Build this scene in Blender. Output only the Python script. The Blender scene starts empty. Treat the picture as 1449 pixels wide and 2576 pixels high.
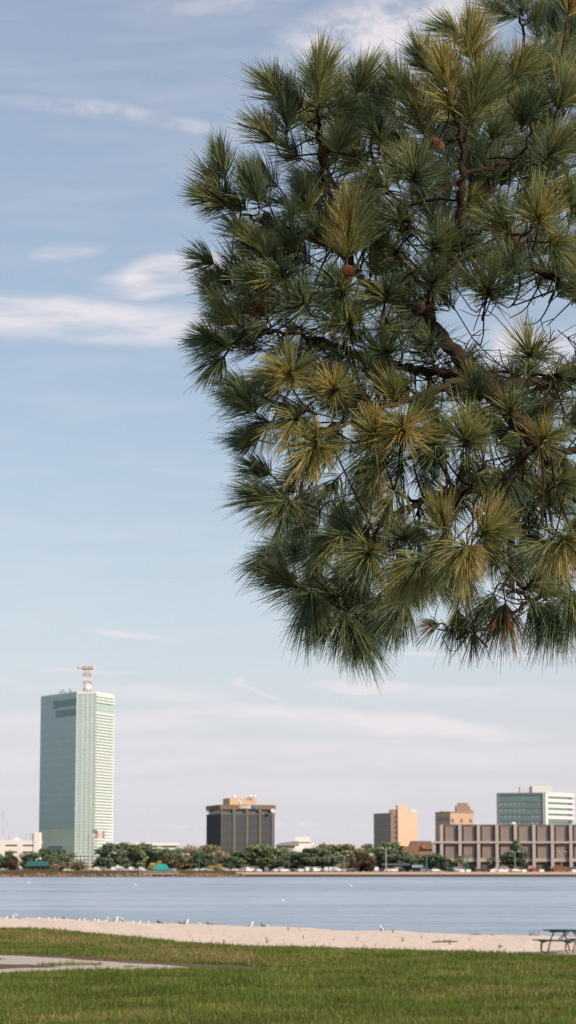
import bpy, math, random
import numpy as np
from mathutils import Vector, Matrix
R = math.radians
random.seed(7)
rng = np.random.default_rng(11)
scene = bpy.context.scene
COL = scene.collection

# ------------------------------------------------------------------ camera
F, CX, CY, HOR = 6040.0, 724.5, 1288.0, 2187.0
PITCH = math.atan((HOR - CY) / F)
CAM = Vector((0, 0, 2.7))
cs_, sn_ = math.cos(PITCH), math.sin(PITCH)
def ray(px, py):
    u, v = (px - CX) / F, (CY - py) / F
    return Vector((u, cs_ - v * sn_, sn_ + v * cs_))
def at(px, py, Y):
    d = ray(px, py); return CAM + d * (Y / d.y)
def gnd(px, py, z=0.0):
    d = ray(px, py); return CAM + d * ((z - CAM.z) / d.z)
def zat(py, Y): return at(CX, py, Y).z
def xat(px, Y): return at(px, HOR, Y).x
cam = bpy.data.cameras.new("camera"); camo = bpy.data.objects.new("camera", cam); COL.objects.link(camo)
camo.location = CAM; camo.rotation_euler = (math.pi / 2 + PITCH, 0, 0)
cam.sensor_fit = 'HORIZONTAL'; cam.sensor_width = 24.0; cam.lens = 24.0 * F / 1449.0
cam.clip_start = 0.5; cam.clip_end = 20000
cam.dof.use_dof = True; cam.dof.focus_distance = 13.8; cam.dof.aperture_fstop = 9.8
scene.camera = camo

# ------------------------------------------------------------------ mesh helpers
class MB:
    def __init__(s): s.v = []; s.f = []; s.c = []; s.n = 0
    def add(s, v, f, c=None):
        v = np.asarray(v, float).reshape(-1, 3)
        s.v.append(v); n0 = s.n
        for q in f: s.f.append(tuple(int(i) + n0 for i in q))
        s.c.append(np.tile(np.array(c if c is not None else (1, 1, 1)), (len(v), 1)) if c is None or np.ndim(c) == 1 else np.asarray(c))
        s.n += len(v); return s
    def box(s, x0, x1, y0, y1, z0, z1, c=None):
        v = [(x, y, z) for z in (z0, z1) for y in (y0, y1) for x in (x0, x1)]
        return s.add(v, [(0, 2, 3, 1), (4, 5, 7, 6), (0, 1, 5, 4), (2, 6, 7, 3), (0, 4, 6, 2), (1, 3, 7, 5)], c)
    def prism(s, pts, z0, z1, c=None, top=None):
        """pts counter-clockwise seen from above"""
        n = len(pts); t = top or pts
        v = [(p[0], p[1], z0) for p in pts] + [(p[0], p[1], z1) for p in t]
        f = [(i, (i + 1) % n, n + (i + 1) % n, n + i) for i in range(n)] + [tuple(range(n - 1, -1, -1)), tuple(range(n, 2 * n))]
        return s.add(v, f, c)
    def face_box(s, P0, P1, u0, u1, z0, z1, d0, d1, c=None):
        """box laid on the wall P0->P1 (outward normal on the right of the run), d = distance proud"""
        P0 = Vector((P0[0], P0[1])); P1 = Vector((P1[0], P1[1])); t = (P1 - P0).normalized(); nr = Vector((t.y, -t.x))
        q = [P0 + t * u0 + nr * d0, P0 + t * u0 + nr * d1, P0 + t * u1 + nr * d1, P0 + t * u1 + nr * d0]
        return s.prism([(p.x, p.y) for p in q], z0, z1, c)
    def tube(s, pts, rad, seg=6, c=None, cap=True):
        pts = [Vector(p) for p in pts]; n = len(pts)
        rad = [rad] * n if not hasattr(rad, '__len__') else rad
        v = []; up = None
        for i in range(n):
            t = (pts[min(i + 1, n - 1)] - pts[max(i - 1, 0)]).normalized()
            if up is None: up = t.orthogonal().normalized()
            else:
                up = (up - t * up.dot(t))
                up = up.normalized() if up.length > 1e-6 else t.orthogonal().normalized()
            b = t.cross(up)
            for k in range(seg):
                a = 2 * math.pi * k / seg
                v.append(pts[i] + (up * math.cos(a) + b * math.sin(a)) * rad[i])
        f = [(i * seg + k, i * seg + (k + 1) % seg, (i + 1) * seg + (k + 1) % seg, (i + 1) * seg + k) for i in range(n - 1) for k in range(seg)]
        if cap: f += [tuple(range(seg - 1, -1, -1)), tuple((n - 1) * seg + k for k in range(seg))]
        return s.add([tuple(p) for p in v], f, c)
    def ball(s, c0, r, seg=10, rings=7, c=None, fn=None):
        r = (r, r, r) if not hasattr(r, '__len__') else r
        v = [(0, 0, 1)]
        for i in range(1, rings):
            a = math.pi * i / rings
            for k in range(seg):
                b = 2 * math.pi * k / seg; v.append((math.sin(a) * math.cos(b), math.sin(a) * math.sin(b), math.cos(a)))
        v.append((0, 0, -1)); m = len(v) - 1
        f = [(0, 1 + k, 1 + (k + 1) % seg) for k in range(seg)]
        for i in range(rings - 2):
            o = 1 + i * seg
            f += [(o + k, o + seg + k, o + seg + (k + 1) % seg, o + (k + 1) % seg) for k in range(seg)]
        o = 1 + (rings - 2) * seg
        f += [(m, o + (k + 1) % seg, o + k) for k in range(seg)]
        v = [(c0[0] + p[0] * r[0], c0[1] + p[1] * r[1], c0[2] + p[2] * r[2]) for p in v]
        if fn: v = [fn(p) for p in v]
        return s.add(v, f, c)
    def xform(s, M):
        A = np.array(M)
        s.v = [v @ A[:3, :3].T + A[:3, 3] for v in s.v]; return s
    def build(s, name, mat, parent=None, smooth=False, loc=(0, 0, 0)):
        v = np.concatenate(s.v) if s.v else np.zeros((0, 3))
        base = Vector(loc)
        if parent is not None and not base.length: base = parent_world(parent)
        me = bpy.data.meshes.new(name)
        me.from_pydata((v - np.array(base)).tolist(), [], s.f); 
        a = me.attributes.new("tint", 'FLOAT_COLOR', 'POINT')
        c = np.concatenate(s.c); c = np.concatenate([c, np.ones((len(c), 1))], 1)
        a.data.foreach_set("color", c.astype(np.float32).ravel())
        if smooth: me.polygons.foreach_set("use_smooth", [True] * len(me.polygons))
        me.materials.append(mat); me.update()
        o = bpy.data.objects.new(name, me); COL.objects.link(o)
        if parent is not None:
            o.parent = parent; o.location = base - parent_world(parent)
        else: o.location = base
        return o
def parent_world(o):
    p = Vector(o.location); q = o.parent
    while q is not None: p += Vector(q.location); q = q.parent
    return p
def raw_mesh(name, V, Fidx, tint, mat, parent=None, nper=3, base=(0, 0, 0), normals=None):
    """big numpy mesh: V (n,3), Fidx (m,nper)"""
    me = bpy.data.meshes.new(name)
    V = V - np.array(base)
    me.vertices.add(len(V)); me.vertices.foreach_set("co", V.astype(np.float32).ravel())
    m = len(Fidx); me.loops.add(m * nper); me.loops.foreach_set("vertex_index", Fidx.astype(np.int32).ravel())
    me.polygons.add(m); me.polygons.foreach_set("loop_start", (np.arange(m) * nper).astype(np.int32))
    a = me.attributes.new("tint", 'FLOAT_COLOR', 'POINT')
    a.data.foreach_set("color", np.concatenate([tint, np.ones((len(V), 1))], 1).astype(np.float32).ravel())
    me.materials.append(mat); me.update(); me.validate()
    o = bpy.data.objects.new(name, me); COL.objects.link(o)
    if parent is not None:
        o.parent = parent; o.location = Vector(base) - parent_world(parent)
    else: o.location = base
    return o
def tag(o, label=None, cat=None, group=None, kind=None):
    if label: o["label"] = label
    if cat: o["category"] = cat
    if group: o["group"] = group
    if kind: o["kind"] = kind
    return o
def thing(name, loc, label, cat, group=None):
    o = bpy.data.objects.new(name, None); COL.objects.link(o); o.location = loc; o.empty_display_size = 0.5
    return tag(o, label, cat, group)
def dup(root, loc, rz=0.0, sc=1.0, label=None, mats=None):
    r = root.copy(); COL.objects.link(r); r.location = loc; r.rotation_euler = (0, 0, rz); r.scale = (sc,) * 3 if not hasattr(sc, '__len__') else sc
    if label: r["label"] = label
    def rec(src, dst):
        for ch in src.children:
            c = ch.copy(); COL.objects.link(c); c.parent = dst
            if mats and ch.name.split('.')[0] in mats:
                c.material_slots[0].link = 'OBJECT'; c.material_slots[0].material = mats[ch.name.split('.')[0]]
            rec(ch, c)
    rec(root, r)
    return r
def curve(pts, n=5):
    """Catmull-Rom through points (tuples of any length)"""
    P = [np.array(p, float) for p in pts]; P = [2 * P[0] - P[1]] + P + [2 * P[-1] - P[-2]]; out = []
    for i in range(1, len(P) - 2):
        for k in range(n):
            t = k / n; a, b, c, d = P[i - 1], P[i], P[i + 1], P[i + 2]
            out.append(0.5 * ((2 * b) + (-a + c) * t + (2 * a - 5 * b + 4 * c - d) * t * t + (-a + 3 * b - 3 * c + d) * t ** 3))
    out.append(P[-2]); return out

# ------------------------------------------------------------------ materials
class NT:
    def __init__(s, nt): s.nt = nt; s.N = nt.nodes; s.L = nt.links
    def n(s, t, **kw):
        o = s.N.new(t)
        for k, v in kw.items(): setattr(o, k, v)
        return o
    def link(s, a, b): s.L.new(a, b)
    def val(s, sock, v):
        if hasattr(v, 'is_linked') or isinstance(v, bpy.types.NodeSocket): s.L.new(v, sock)
        else: sock.default_value = v
    def math(s, op, a, b=0.0, c=0.0, clamp=False):
        m = s.n('ShaderNodeMath', operation=op, use_clamp=clamp)
        for i, x in enumerate((a, b, c)): s.val(m.inputs[i], x)
        return m.outputs[0]
    def mix(s, fac, a, b, blend='MIX'):
        m = s.n('ShaderNodeMix', data_type='RGBA', blend_type=blend)
        s.val(m.inputs[0], fac)
        for i, x in ((6, a), (7, b)): s.val(m.inputs[i], x if isinstance(x, bpy.types.NodeSocket) else (*x, 1.0) if len(x) == 3 else x)
        return m.outputs[2]
    def noise(s, vec, scale, detail=4, rough=0.5, dist=0.0):
        m = s.n('ShaderNodeTexNoise'); m.inputs['Scale'].default_value = scale; m.inputs['Detail'].default_value = detail
        m.inputs['Roughness'].default_value = rough; m.inputs['Distortion'].default_value = dist
        if vec is not None: s.L.new(vec, m.inputs['Vector'])
        return m.outputs['Fac']
    def ramp(s, fac, lo, hi):
        m = s.n('ShaderNodeMapRange', interpolation_type='SMOOTHSTEP'); s.val(m.inputs[0], fac)
        m.inputs[1].default_value = lo; m.inputs[2].default_value = hi; return m.outputs[0]
    def mapping(s, vec, scale=(1, 1, 1), loc=(0, 0, 0), rot=(0, 0, 0), typ='POINT'):
        m = s.n('ShaderNodeMapping', vector_type=typ); s.L.new(vec, m.inputs[0])
        m.inputs[1].default_value = loc; m.inputs[2].default_value = rot; m.inputs[3].default_value = scale; return m.outputs[0]
def new_mat(name):
    m = bpy.data.materials.new(name); m.use_nodes = True; m.node_tree.nodes.clear(); t = NT(m.node_tree)
    out = t.n('ShaderNodeOutputMaterial'); return m, t, out
def mat(name, col, rough=0.7, var=0.15, scale=1.5, metal=0.0, bump=0.0, spec=0.5, tint=False, streak=None):
    m, t, out = new_mat(name)
    p = t.n('ShaderNodeBsdfPrincipled'); t.link(p.outputs[0], out.inputs[0])
    tc = t.n('ShaderNodeTexCoord').outputs['Object']
    v = t.mapping(tc, streak) if streak else tc
    nz = t.noise(v, scale, 5, 0.6)
    c = t.mix(nz, tuple(x * (1 - var) for x in col), tuple(min(1, x * (1 + var)) for x in col))
    if tint:
        a = t.n('ShaderNodeAttribute', attribute_name='tint'); c = t.mix(1.0, c, a.outputs[0], 'MULTIPLY')
    t.link(c, p.inputs['Base Color'])
    p.inputs['Roughness'].default_value = rough; p.inputs['Metallic'].default_value = metal
    p.inputs['Specular IOR Level'].default_value = spec
    if bump:
        b = t.n('ShaderNodeBump'); b.inputs['Strength'].default_value = bump; b.inputs['Distance'].default_value = 0.05
        t.link(nz, b.inputs['Height']); t.link(b.outputs[0], p.inputs['Normal'])
    return m
def leaf_mat(name, trans=0.25, rough=0.55, gloss=0.3):
    """foliage: colour from the per-leaf attribute"""
    m, t, out = new_mat(name)
    a = t.n('ShaderNodeAttribute', attribute_name='tint').outputs[0]
    p = t.n('ShaderNodeBsdfPrincipled'); t.link(a, p.inputs['Base Color']); p.inputs['Roughness'].default_value = rough
    p.inputs['Specular IOR Level'].default_value = gloss
    tr = t.n('ShaderNodeBsdfTranslucent'); t.link(a, tr.inputs[0])
    mx = t.n('ShaderNodeMixShader'); mx.inputs[0].default_value = trans
    t.link(p.outputs[0], mx.inputs[1]); t.link(tr.outputs[0], mx.inputs[2]); t.link(mx.outputs[0], out.inputs[0])
    return m
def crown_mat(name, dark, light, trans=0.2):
    """far tree crowns: species colour lifted to paint in haze, varied leaf by leaf through the attribute"""
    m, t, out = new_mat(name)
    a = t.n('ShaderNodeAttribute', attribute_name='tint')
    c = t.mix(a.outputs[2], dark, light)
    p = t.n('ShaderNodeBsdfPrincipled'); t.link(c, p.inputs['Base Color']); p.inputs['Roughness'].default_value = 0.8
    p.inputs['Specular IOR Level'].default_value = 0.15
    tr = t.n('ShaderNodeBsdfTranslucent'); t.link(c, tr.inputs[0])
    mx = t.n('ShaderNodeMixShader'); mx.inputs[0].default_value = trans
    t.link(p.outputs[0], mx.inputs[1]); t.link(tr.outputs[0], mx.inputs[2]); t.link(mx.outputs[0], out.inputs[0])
    return m

# ------------------------------------------------------------------ sun and sky
SUN_AZ, SUN_EL = R(125), R(29)         # clockwise from +Y (the view direction); behind the camera, on its right
sd = Vector((math.sin(SUN_AZ) * math.cos(SUN_EL), math.cos(SUN_AZ) * math.cos(SUN_EL), math.sin(SUN_EL)))
sl = bpy.data.lights.new("sun", 'SUN'); sl.energy = 4.7; sl.angle = R(0.5); sl.color = (1.0, 0.83, 0.64)
so = bpy.data.objects.new("sun", sl); COL.objects.link(so); so.rotation_euler = (-sd).to_track_quat('-Z', 'Y').to_euler(); so.location = (30, -40, 60)

w = bpy.data.worlds.new("World"); scene.world = w; w.use_nodes = True; w.node_tree.nodes.clear(); t = NT(w.node_tree)
sky = t.n('ShaderNodeTexSky', sky_type='NISHITA'); sky.sun_disc = False; sky.sun_elevation = SUN_EL; sky.sun_rotation = SUN_AZ
sky.air_density = 1.0; sky.dust_density = 0.6; sky.ozone_density = 2.0; sky.altitude = 0
dirv = t.n('ShaderNodeTexCoord').outputs['Generated']
sep = t.n('ShaderNodeSeparateXYZ'); t.link(dirv, sep.inputs[0])
yy = t.math('MAXIMUM', sep.outputs[1], 0.03)
az = t.math('DIVIDE', sep.outputs[0], yy); el = t.math('DIVIDE', sep.outputs[2], yy)
cmb = t.n('ShaderNodeCombineXYZ'); t.link(az, cmb.inputs[0]); t.link(el, cmb.inputs[1]); AE = cmb.outputs[0]
def ae(px, py):
    d = ray(px, py); return (d.x / d.y, d.z / d.y)
# wind-drawn cirrus: noise stretched sideways, warped a little
wn = t.n('ShaderNodeTexNoise'); wn.inputs['Scale'].default_value = 22; wn.inputs['Detail'].default_value = 5; t.link(AE, wn.inputs['Vector'])
vm = t.n('ShaderNodeVectorMath', operation='SUBTRACT'); t.link(wn.outputs['Color'], vm.inputs[0]); vm.inputs[1].default_value = (.5, .5, .5)
vs = t.n('ShaderNodeVectorMath', operation='MULTIPLY'); t.link(vm.outputs[0], vs.inputs[0]); vs.inputs[1].default_value = (0.030, 0.010, 0)
va = t.n('ShaderNodeVectorMath', operation='ADD'); t.link(AE, va.inputs[0]); t.link(vs.outputs[0], va.inputs[1]); W = va.outputs[0]
streak = t.noise(t.mapping(W, (14, 95, 1)), 1.0, 6, 0.55)
puff = t.noise(t.mapping(AE, (55, 80, 1), rot=(0, 0, 0.35)), 1.0, 6, 0.6)
# patches: px, py, half width, half height, slope, strength, kind, inner radius
CL = [(440, 692, 270, 62, 0.16, 1.15, 's', .4), (170, 635, 120, 34, 0.14, .62, 's', .2), (150, 800, 640, 78, -0.06, .92, 's', .3),
      (990, 80, 400, 150, 0.25, 1.0, 'p', .3), (1010, 210, 150, 100, .3, .6, 'p', .1), (560, 10, 260, 40, .1, .4, 'p', .1), (260, 285, 420, 36, -0.14, .42, 'p', .1), (480, 320, 200, 30, -.1, .45, 'p', .2),
      (1330, 900, 260, 140, 0.1, .9, 'p', .3), (1390, 1450, 200, 110, 0.1, .75, 'p', .3), (640, 320, 140, 70, .2, .3, 'p', .1),
      (300, 1592, 150, 13, -0.04, .75, 's', .2), (240, 1690, 170, 10, -.05, .5, 's', .2), (60, 1725, 170, 26, -.12, .5, 's', .2),
      (915, 1728, 175, 22, -0.05, .8, 's', .4), (640, 1735, 110, 9, -.3, .6, 's', .2), (590, 1715, 24, 30, -.9, .5, 's', .2),
      (900, 1818, 620, 44, -0.08, .85, 's', .35), (420, 1815, 400, 40, 0.05, .7, 's', .3), (250, 1900, 700, 60, 0, .5, 's', .3), (1000, 1900, 700, 60, 0, .5, 's', .3), (700, 1985, 900, 40, 0, .35, 's', .3), (1150, 1740, 330, 30, .03, .5, 's', .2), (330, 1745, 330, 34, -.06, .45, 's', .2), (1330, 1760, 220, 34, .02, .45, 's', .2), (1300, 1650, 240, 12, 0, .5, 's', .2),
      (60, 1830, 260, 46, -.03, .5, 's', .3), (1080, 1640, 160, 9, .02, .5, 's', .2),
      (760, 2072, 36, 9, 0, .5, 's', .3), (900, 2073, 28, 8, 0, .5, 's', .3), (660, 2070, 60, 7, 0, .4, 's', .2), (460, 2075, 60, 7, 0, .4, 's', .2)]
total = None
for px, py, hw, hh, slope, st, kind, inner in CL:
    a0, e0 = ae(px, py)
    m = t.mapping(W, (hw / F, hh / F, 1), (a0, e0, 0), (0, 0, math.atan(slope)), 'TEXTURE')
    ln = t.n('ShaderNodeVectorMath', operation='LENGTH'); t.link(m, ln.inputs[0])
    k = t.ramp(ln.outputs['Value'], 1.0, inner)
    tex = t.ramp(streak if kind == 's' else puff, 0.30 if kind == 's' else 0.30, 0.62 if kind == 's' else 0.62)
    k = t.math('MULTIPLY', k, t.math('MULTIPLY_ADD', tex, 0.75 if kind == 's' else .9, 0.25 if kind == 's' else .1))
    k = t.math('MULTIPLY', k, st)
    total = k if total is None else t.math('MAXIMUM', total, k)
# general thin veil everywhere, thicker low down
veil = t.math('MULTIPLY', t.ramp(streak, 0.40, 0.75), 0.13)
haze = t.ramp(el, 0.26, -0.01)
total = t.math('ADD', total, veil, clamp=True)
SKYGAIN = (1.04, 1.07, 1.06)
base = t.mix(1.0, sky.outputs[0], SKYGAIN, 'MULTIPLY')
lowc = t.mix(t.ramp(el, .11, .035), (6.5, 6.72, 7.4), (6.55, 6.35, 7.05))
base = t.mix(t.math('MULTIPLY_ADD', t.math('POWER', haze, 1.7), 0.58, 0.30, clamp=True), base, lowc)
colr = t.mix(t.math('MULTIPLY', total, 0.85), base, (7.95, 7.4, 7.65))
bg = t.n('ShaderNodeBackground'); bg.inputs[1].default_value = 0.11; t.link(colr, bg.inputs[0])
wo = t.n('ShaderNodeOutputWorld'); t.link(bg.outputs[0], wo.inputs[0])
scene.view_settings.view_transform = 'Standard'; scene.view_settings.look = 'None'; scene.view_settings.exposure = 0; scene.view_settings.gamma = 1
# ------------------------------------------------------------------ setting: lawn, beach, water, far land
WZ = -0.4; LAND = 1.6; SHORE = 985.0
# lawn material
m, t, out = new_mat("lawn"); MAT_LAWN = m
p = t.n('ShaderNodeBsdfPrincipled'); t.link(p.outputs[0], out.inputs[0]); p.inputs['Roughness'].default_value = 0.9; p.inputs['Specular IOR Level'].default_value = 0.1
tc = t.n('ShaderNodeTexCoord').outputs['Object']
n1 = t.ramp(t.noise(t.mapping(tc, (.35, .35, .35)), 1.0, 4), .35, .7); n2 = t.noise(tc, 9.0, 5, .7)
c = t.mix(n2, (0.065, 0.085, 0.018), (0.14, 0.15, 0.04)); c = t.mix(t.math('MULTIPLY', n1, .45), c, (0.17, 0.13, 0.05)); t.link(c, p.inputs['Base Color'])
m, t, out = new_mat("sand"); MAT_SAND = m
p = t.n('ShaderNodeBsdfPrincipled'); t.link(p.outputs[0], out.inputs[0]); p.inputs['Roughness'].default_value = 0.95; p.inputs['Specular IOR Level'].default_value = 0.1
tc = t.n('ShaderNodeTexCoord').outputs['Object']
n1 = t.noise(t.mapping(tc, (.5, .9, 1)), 1.0, 6, .65); n2 = t.noise(t.mapping(tc, (1.6, .35, 1)), 1.5, 5, .6)
c = t.mix(n1, (0.70, 0.55, 0.445), (0.87, 0.735, 0.63)); c = t.mix(t.ramp(n2, .56, .72), c, (0.50, 0.35, 0.25)); zs = t.n('ShaderNodeSeparateXYZ'); t.link(tc, zs.inputs[0]); c = t.mix(t.ramp(t.math('ADD', zs.outputs[2], t.math('MULTIPLY', n1, .12)), -.17, -.29), c, (.40, .29, .21)); t.link(c, p.inputs['Base Color'])
b = t.n('ShaderNodeBump'); b.inputs['Strength'].default_value = .9; b.inputs['Distance'].default_value = .18; t.link(t.noise(tc, 2.2, 5, .6), b.inputs['Height']); t.link(b.outputs[0], p.inputs['Normal'])
m, t, out = new_mat("water"); MAT_WATER = m
p = t.n('ShaderNodeBsdfPrincipled'); t.link(p.outputs[0], out.inputs[0])
tc = t.n('ShaderNodeTexCoord').outputs['Object']
p.inputs['Roughness'].default_value = 0.12; p.inputs['IOR'].default_value = 1.333; p.inputs['Base Color'].default_value = (0.055, 0.095, 0.13, 1)
wv = t.math('ADD', t.noise(t.mapping(tc, (.5, 1.1, 1)), 1.0, 5, .6), t.math('MULTIPLY', t.noise(t.mapping(tc, (.05, .11, 1), rot=(0, 0, .15)), 1.0, 3, .5), 3.2))
b = t.n('ShaderNodeBump'); b.inputs['Strength'].default_value = .45; b.inputs['Distance'].default_value = .8; t.link(wv, b.inputs['Height']); t.link(b.outputs[0], p.inputs['Normal'])
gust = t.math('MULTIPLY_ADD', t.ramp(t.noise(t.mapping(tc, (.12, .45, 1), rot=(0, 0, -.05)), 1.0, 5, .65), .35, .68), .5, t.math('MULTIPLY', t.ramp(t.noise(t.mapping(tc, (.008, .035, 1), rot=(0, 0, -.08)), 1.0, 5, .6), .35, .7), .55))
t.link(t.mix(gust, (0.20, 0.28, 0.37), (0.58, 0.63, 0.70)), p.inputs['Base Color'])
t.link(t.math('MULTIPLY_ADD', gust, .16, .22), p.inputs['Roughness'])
MAT_FARLAND = mat("far_ground", (0.15, 0.14, 0.07), .95, .5, .03, spec=.1)
MAT_CONC = mat("concrete_path", (0.50, 0.42, 0.36), .9, .32, .9, bump=.2)
MAT_DIRT = mat("bare_soil", (0.115, 0.066, 0.035), .95, .4, 2.5, bump=.6)

EDGE = [(-900, 2300), (-450, 2314), (0, 2333.6), (150, 2342), (300, 2356), (450, 2371), (610, 2381), (724, 2384), (1000, 2391), (1250, 2398), (1449, 2405), (1800, 2414), (2300, 2424), (2900, 2436)]
SHOREL = [(-900, 2296), (-450, 2304), (0, 2311), (180, 2315.5), (353, 2323.5), (530, 2329), (706, 2334.5), (800, 2339), (883, 2344.5), (988, 2345.5), (1110, 2351), (1237, 2357), (1449, 2358.5), (1800, 2364), (2300, 2372), (2900, 2380)]
def interp(tab, x):
    for (x0, y0), (x1, y1) in zip(tab, tab[1:]):
        if x <= x1: return y0 + (y1 - y0) * (x - x0) / (x1 - x0)
    return tab[-1][1]
edge = [gnd(a, b, 0.0) for a, b in EDGE]; edge_px = EDGE
fine = [(-900 + i * 12.5) for i in range(305)]
def wob(px): return .5 * math.sin(px * .031) + .35 * math.sin(px * .083 + 1) + .25 * math.sin(px * .21 + 2)
ge = [gnd(px, interp(EDGE, px) + wob(px) * .8, 0.0) for px in fine]
# lawn sheet: from well behind the camera to the sand
V = []; Fc = []
rows = [-60, -20, 5, 20, 32, 42]
for i, g in enumerate(ge):
    col = [Vector((g.x * 1.0 + (g.x) * 0, y, 0)) for y in rows]
    col[0].x *= 3; col[1].x *= 2
    g0 = g * 1.0
    for fr in (.35, .7, .9): col.append(Vector((g0.x, 42 + (g0.y - 42) * fr, 0)))
    col.append(Vector((g0.x, g0.y, 0.0))); col.append(Vector((g0.x, g0.y + .25, -0.07)))
    V += col
nr = len(rows) + 5
Fc = [(i * nr + k, (i + 1) * nr + k, (i + 1) * nr + k + 1, i * nr + k + 1) for i in range(len(ge) - 1) for k in range(nr - 1)]
mb = MB(); mb.add([tuple(v) for v in V], Fc); lawn = mb.build("ground", MAT_LAWN, smooth=True); tag(lawn, kind='structure')
# beach
V = []
for i, px in enumerate(fine):
    g = ge[i]; wl = gnd(px, interp(SHOREL, px) + wob(px * .7 + 40) * .5, WZ)
    if wl.y < g.y + 2: wl = Vector((wl.x, g.y + 2, WZ))
    prof = [(-.06, -.10), (0, -.025), (.12, .02), (.3, -.03), (.5, -.08), (.7, -.13), (.85, -.19), (.94, -.28), (1.0, -.42), (1.12, -.7), (1.5, -1.6)]
    for f_, z in prof:
        q = g.lerp(wl, f_) if f_ <= 1 else wl + (wl - g) * (f_ - 1)
        V.append((q.x, q.y, z + .02 * math.sin(q.x * 1.3 + f_ * 9) + .015 * math.sin(q.x * 3.1 - f_ * 17)))
nr = 11
Fc = [(i * nr + k, (i + 1) * nr + k, (i + 1) * nr + k + 1, i * nr + k + 1) for i in range(len(fine) - 1) for k in range(nr - 1)]
mb = MB(); mb.add(V, Fc); beach = mb.build("sand_beach", MAT_SAND, smooth=True); tag(beach, kind='structure')
# water
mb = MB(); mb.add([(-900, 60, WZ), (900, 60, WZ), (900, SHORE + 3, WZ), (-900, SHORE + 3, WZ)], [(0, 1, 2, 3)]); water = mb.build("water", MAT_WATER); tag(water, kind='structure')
# far land out to the horizon
mb = MB(); mb.add([(-9000, 14000, LAND), (9000, 14000, LAND), (9000, SHORE + 1.5, LAND), (-9000, SHORE + 1.5, LAND)], [(0, 3, 2, 1)]); fl = mb.build("far_ground", MAT_FARLAND); tag(fl, kind='structure')
# concrete path crossing the lawn, with bare soil along it
def sheet(name, pts, z, mat_, kind='structure', th=0.03):
    mb = MB(); q = [gnd(a, b, 0) for a, b in pts]
    mb.prism([(p.x, p.y) for p in q], z - th, z); return tag(mb.build(name, mat_), kind=kind)
PATH_TOP = [(-500, 2383), (-200, 2394), (0, 2404.5), (60, 2406.5), (100, 2409.5), (160, 2412), (210, 2417), (280, 2420.5), (330, 2425), (400, 2428), (475, 2434)]
PATH_BOT = [(475, 2436), (420, 2439), (330, 2440), (180, 2442), (0, 2450), (-300, 2462), (-700, 2478)]
path_poly = PATH_TOP + PATH_BOT
sheet("path", path_poly[::-1], 0.018, MAT_CONC)
soil_poly = [(-500, 2378), (-200, 2388.5), (0, 2397.5), (110, 2402.5), (220, 2409), (340, 2417), (480, 2424), (600, 2430), (690, 2435.5), (760, 2438.5), (690, 2440.5), (600, 2441), (475, 2436), (330, 2427.5), (210, 2420), (0, 2408), (-500, 2383)]
sheet("bare_soil", soil_poly[::-1], 0.008, MAT_DIRT)
soil2 = [(-300, 2417), (0, 2427), (40, 2428.5), (70, 2428), (120, 2432), (150, 2434.5), (115, 2436.5), (60, 2436.5), (0, 2440), (-300, 2453)]
sheet("bare_soil", soil2[::-1], 0.024, MAT_DIRT)
def inside(poly, X, Y):
    ins = np.zeros(len(X), bool); n = len(poly)
    for i in range(n):
        x0, y0 = poly[i]; x1, y1 = poly[(i + 1) % n]
        c = ((y0 > Y) != (y1 > Y)) & (X < (x1 - x0) * (Y - y0) / (y1 - y0 + 1e-12) + x0); ins ^= c
    return ins
def wpoly(pp): return [(q.x, q.y) for q in (gnd(a, b, 0) for a, b in pp)]

# grass blades: one mass nobody could count
def vnoise(x, y, s, seed):
    r = np.random.default_rng(seed); T = r.random((64, 64)); x = x * s; y = y * s
    xi = np.floor(x).astype(int); yi = np.floor(y).astype(int); fx = x - xi; fy = y - yi; fx = fx * fx * (3 - 2 * fx); fy = fy * fy * (3 - 2 * fy)
    g = lambda a, b: T[a % 64, b % 64]
    return (g(xi, yi) * (1 - fx) + g(xi + 1, yi) * fx) * (1 - fy) + (g(xi, yi + 1) * (1 - fx) + g(xi + 1, yi + 1) * fx) * fy
N = 660000
Yb = 33 + (112 - 33) * rng.random(N) ** 1.45; hw = .128 * Yb + 6.0
Xb = (rng.random(N) * 2 - 1) * hw
exs = np.array([g.x for g in ge]); eys = np.array([g.y for g in ge]); o_ = np.argsort(exs)
keep = Yb < np.interp(Xb, exs[o_], eys[o_]) + .1 + .25 * rng.standard_normal(N) ** 2 * .5
keep &= ~(inside(wpoly(path_poly), Xb, Yb) & (vnoise(Xb, Yb, .9, 8) < .80))
s1 = inside(wpoly(soil_poly), Xb, Yb) | inside(wpoly(soil2), Xb, Yb); keep &= ~(s1 & (rng.random(N) < .96))
Xb, Yb = Xb[keep], Yb[keep]; N = len(Xb)
clump = vnoise(Xb, Yb, 1.6, 1); big = vnoise(Xb, Yb, .22, 2); mid = vnoise(Xb, Yb, .7, 3)
edge_d = np.interp(Xb, exs[o_], eys[o_]) - Yb
dryness = np.clip((big - .52) * 2.2, 0, 1) * .55 + np.clip((mid - .6) * 2.5, 0, 1) * .5
dryness = np.clip(dryness + np.exp(-((edge_d - 9) / 6) ** 2) * (Xb < -1) * .55, 0, 1)
dry = (rng.random(N) < dryness * .75 + .04)
h = (.045 + .08 * rng.random(N)) * (.55 + .8 * clump); h[rng.random(N) < .025] *= 2.1
az_ = rng.random(N) * 2 * np.pi; wd = .006 + .006 * rng.random(N); wd = wd * (Yb / 45)
lean = (.15 + .5 * rng.random(N)) * h; la = rng.random(N) * 2 * np.pi
bx, by = np.cos(az_) * wd, np.sin(az_) * wd
P = np.stack([Xb, Yb, np.zeros(N)], 1)
A = P - np.stack([bx, by, np.full(N, .01)], 1); B = P + np.stack([bx, by, np.full(N, -.01)], 1)
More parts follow.
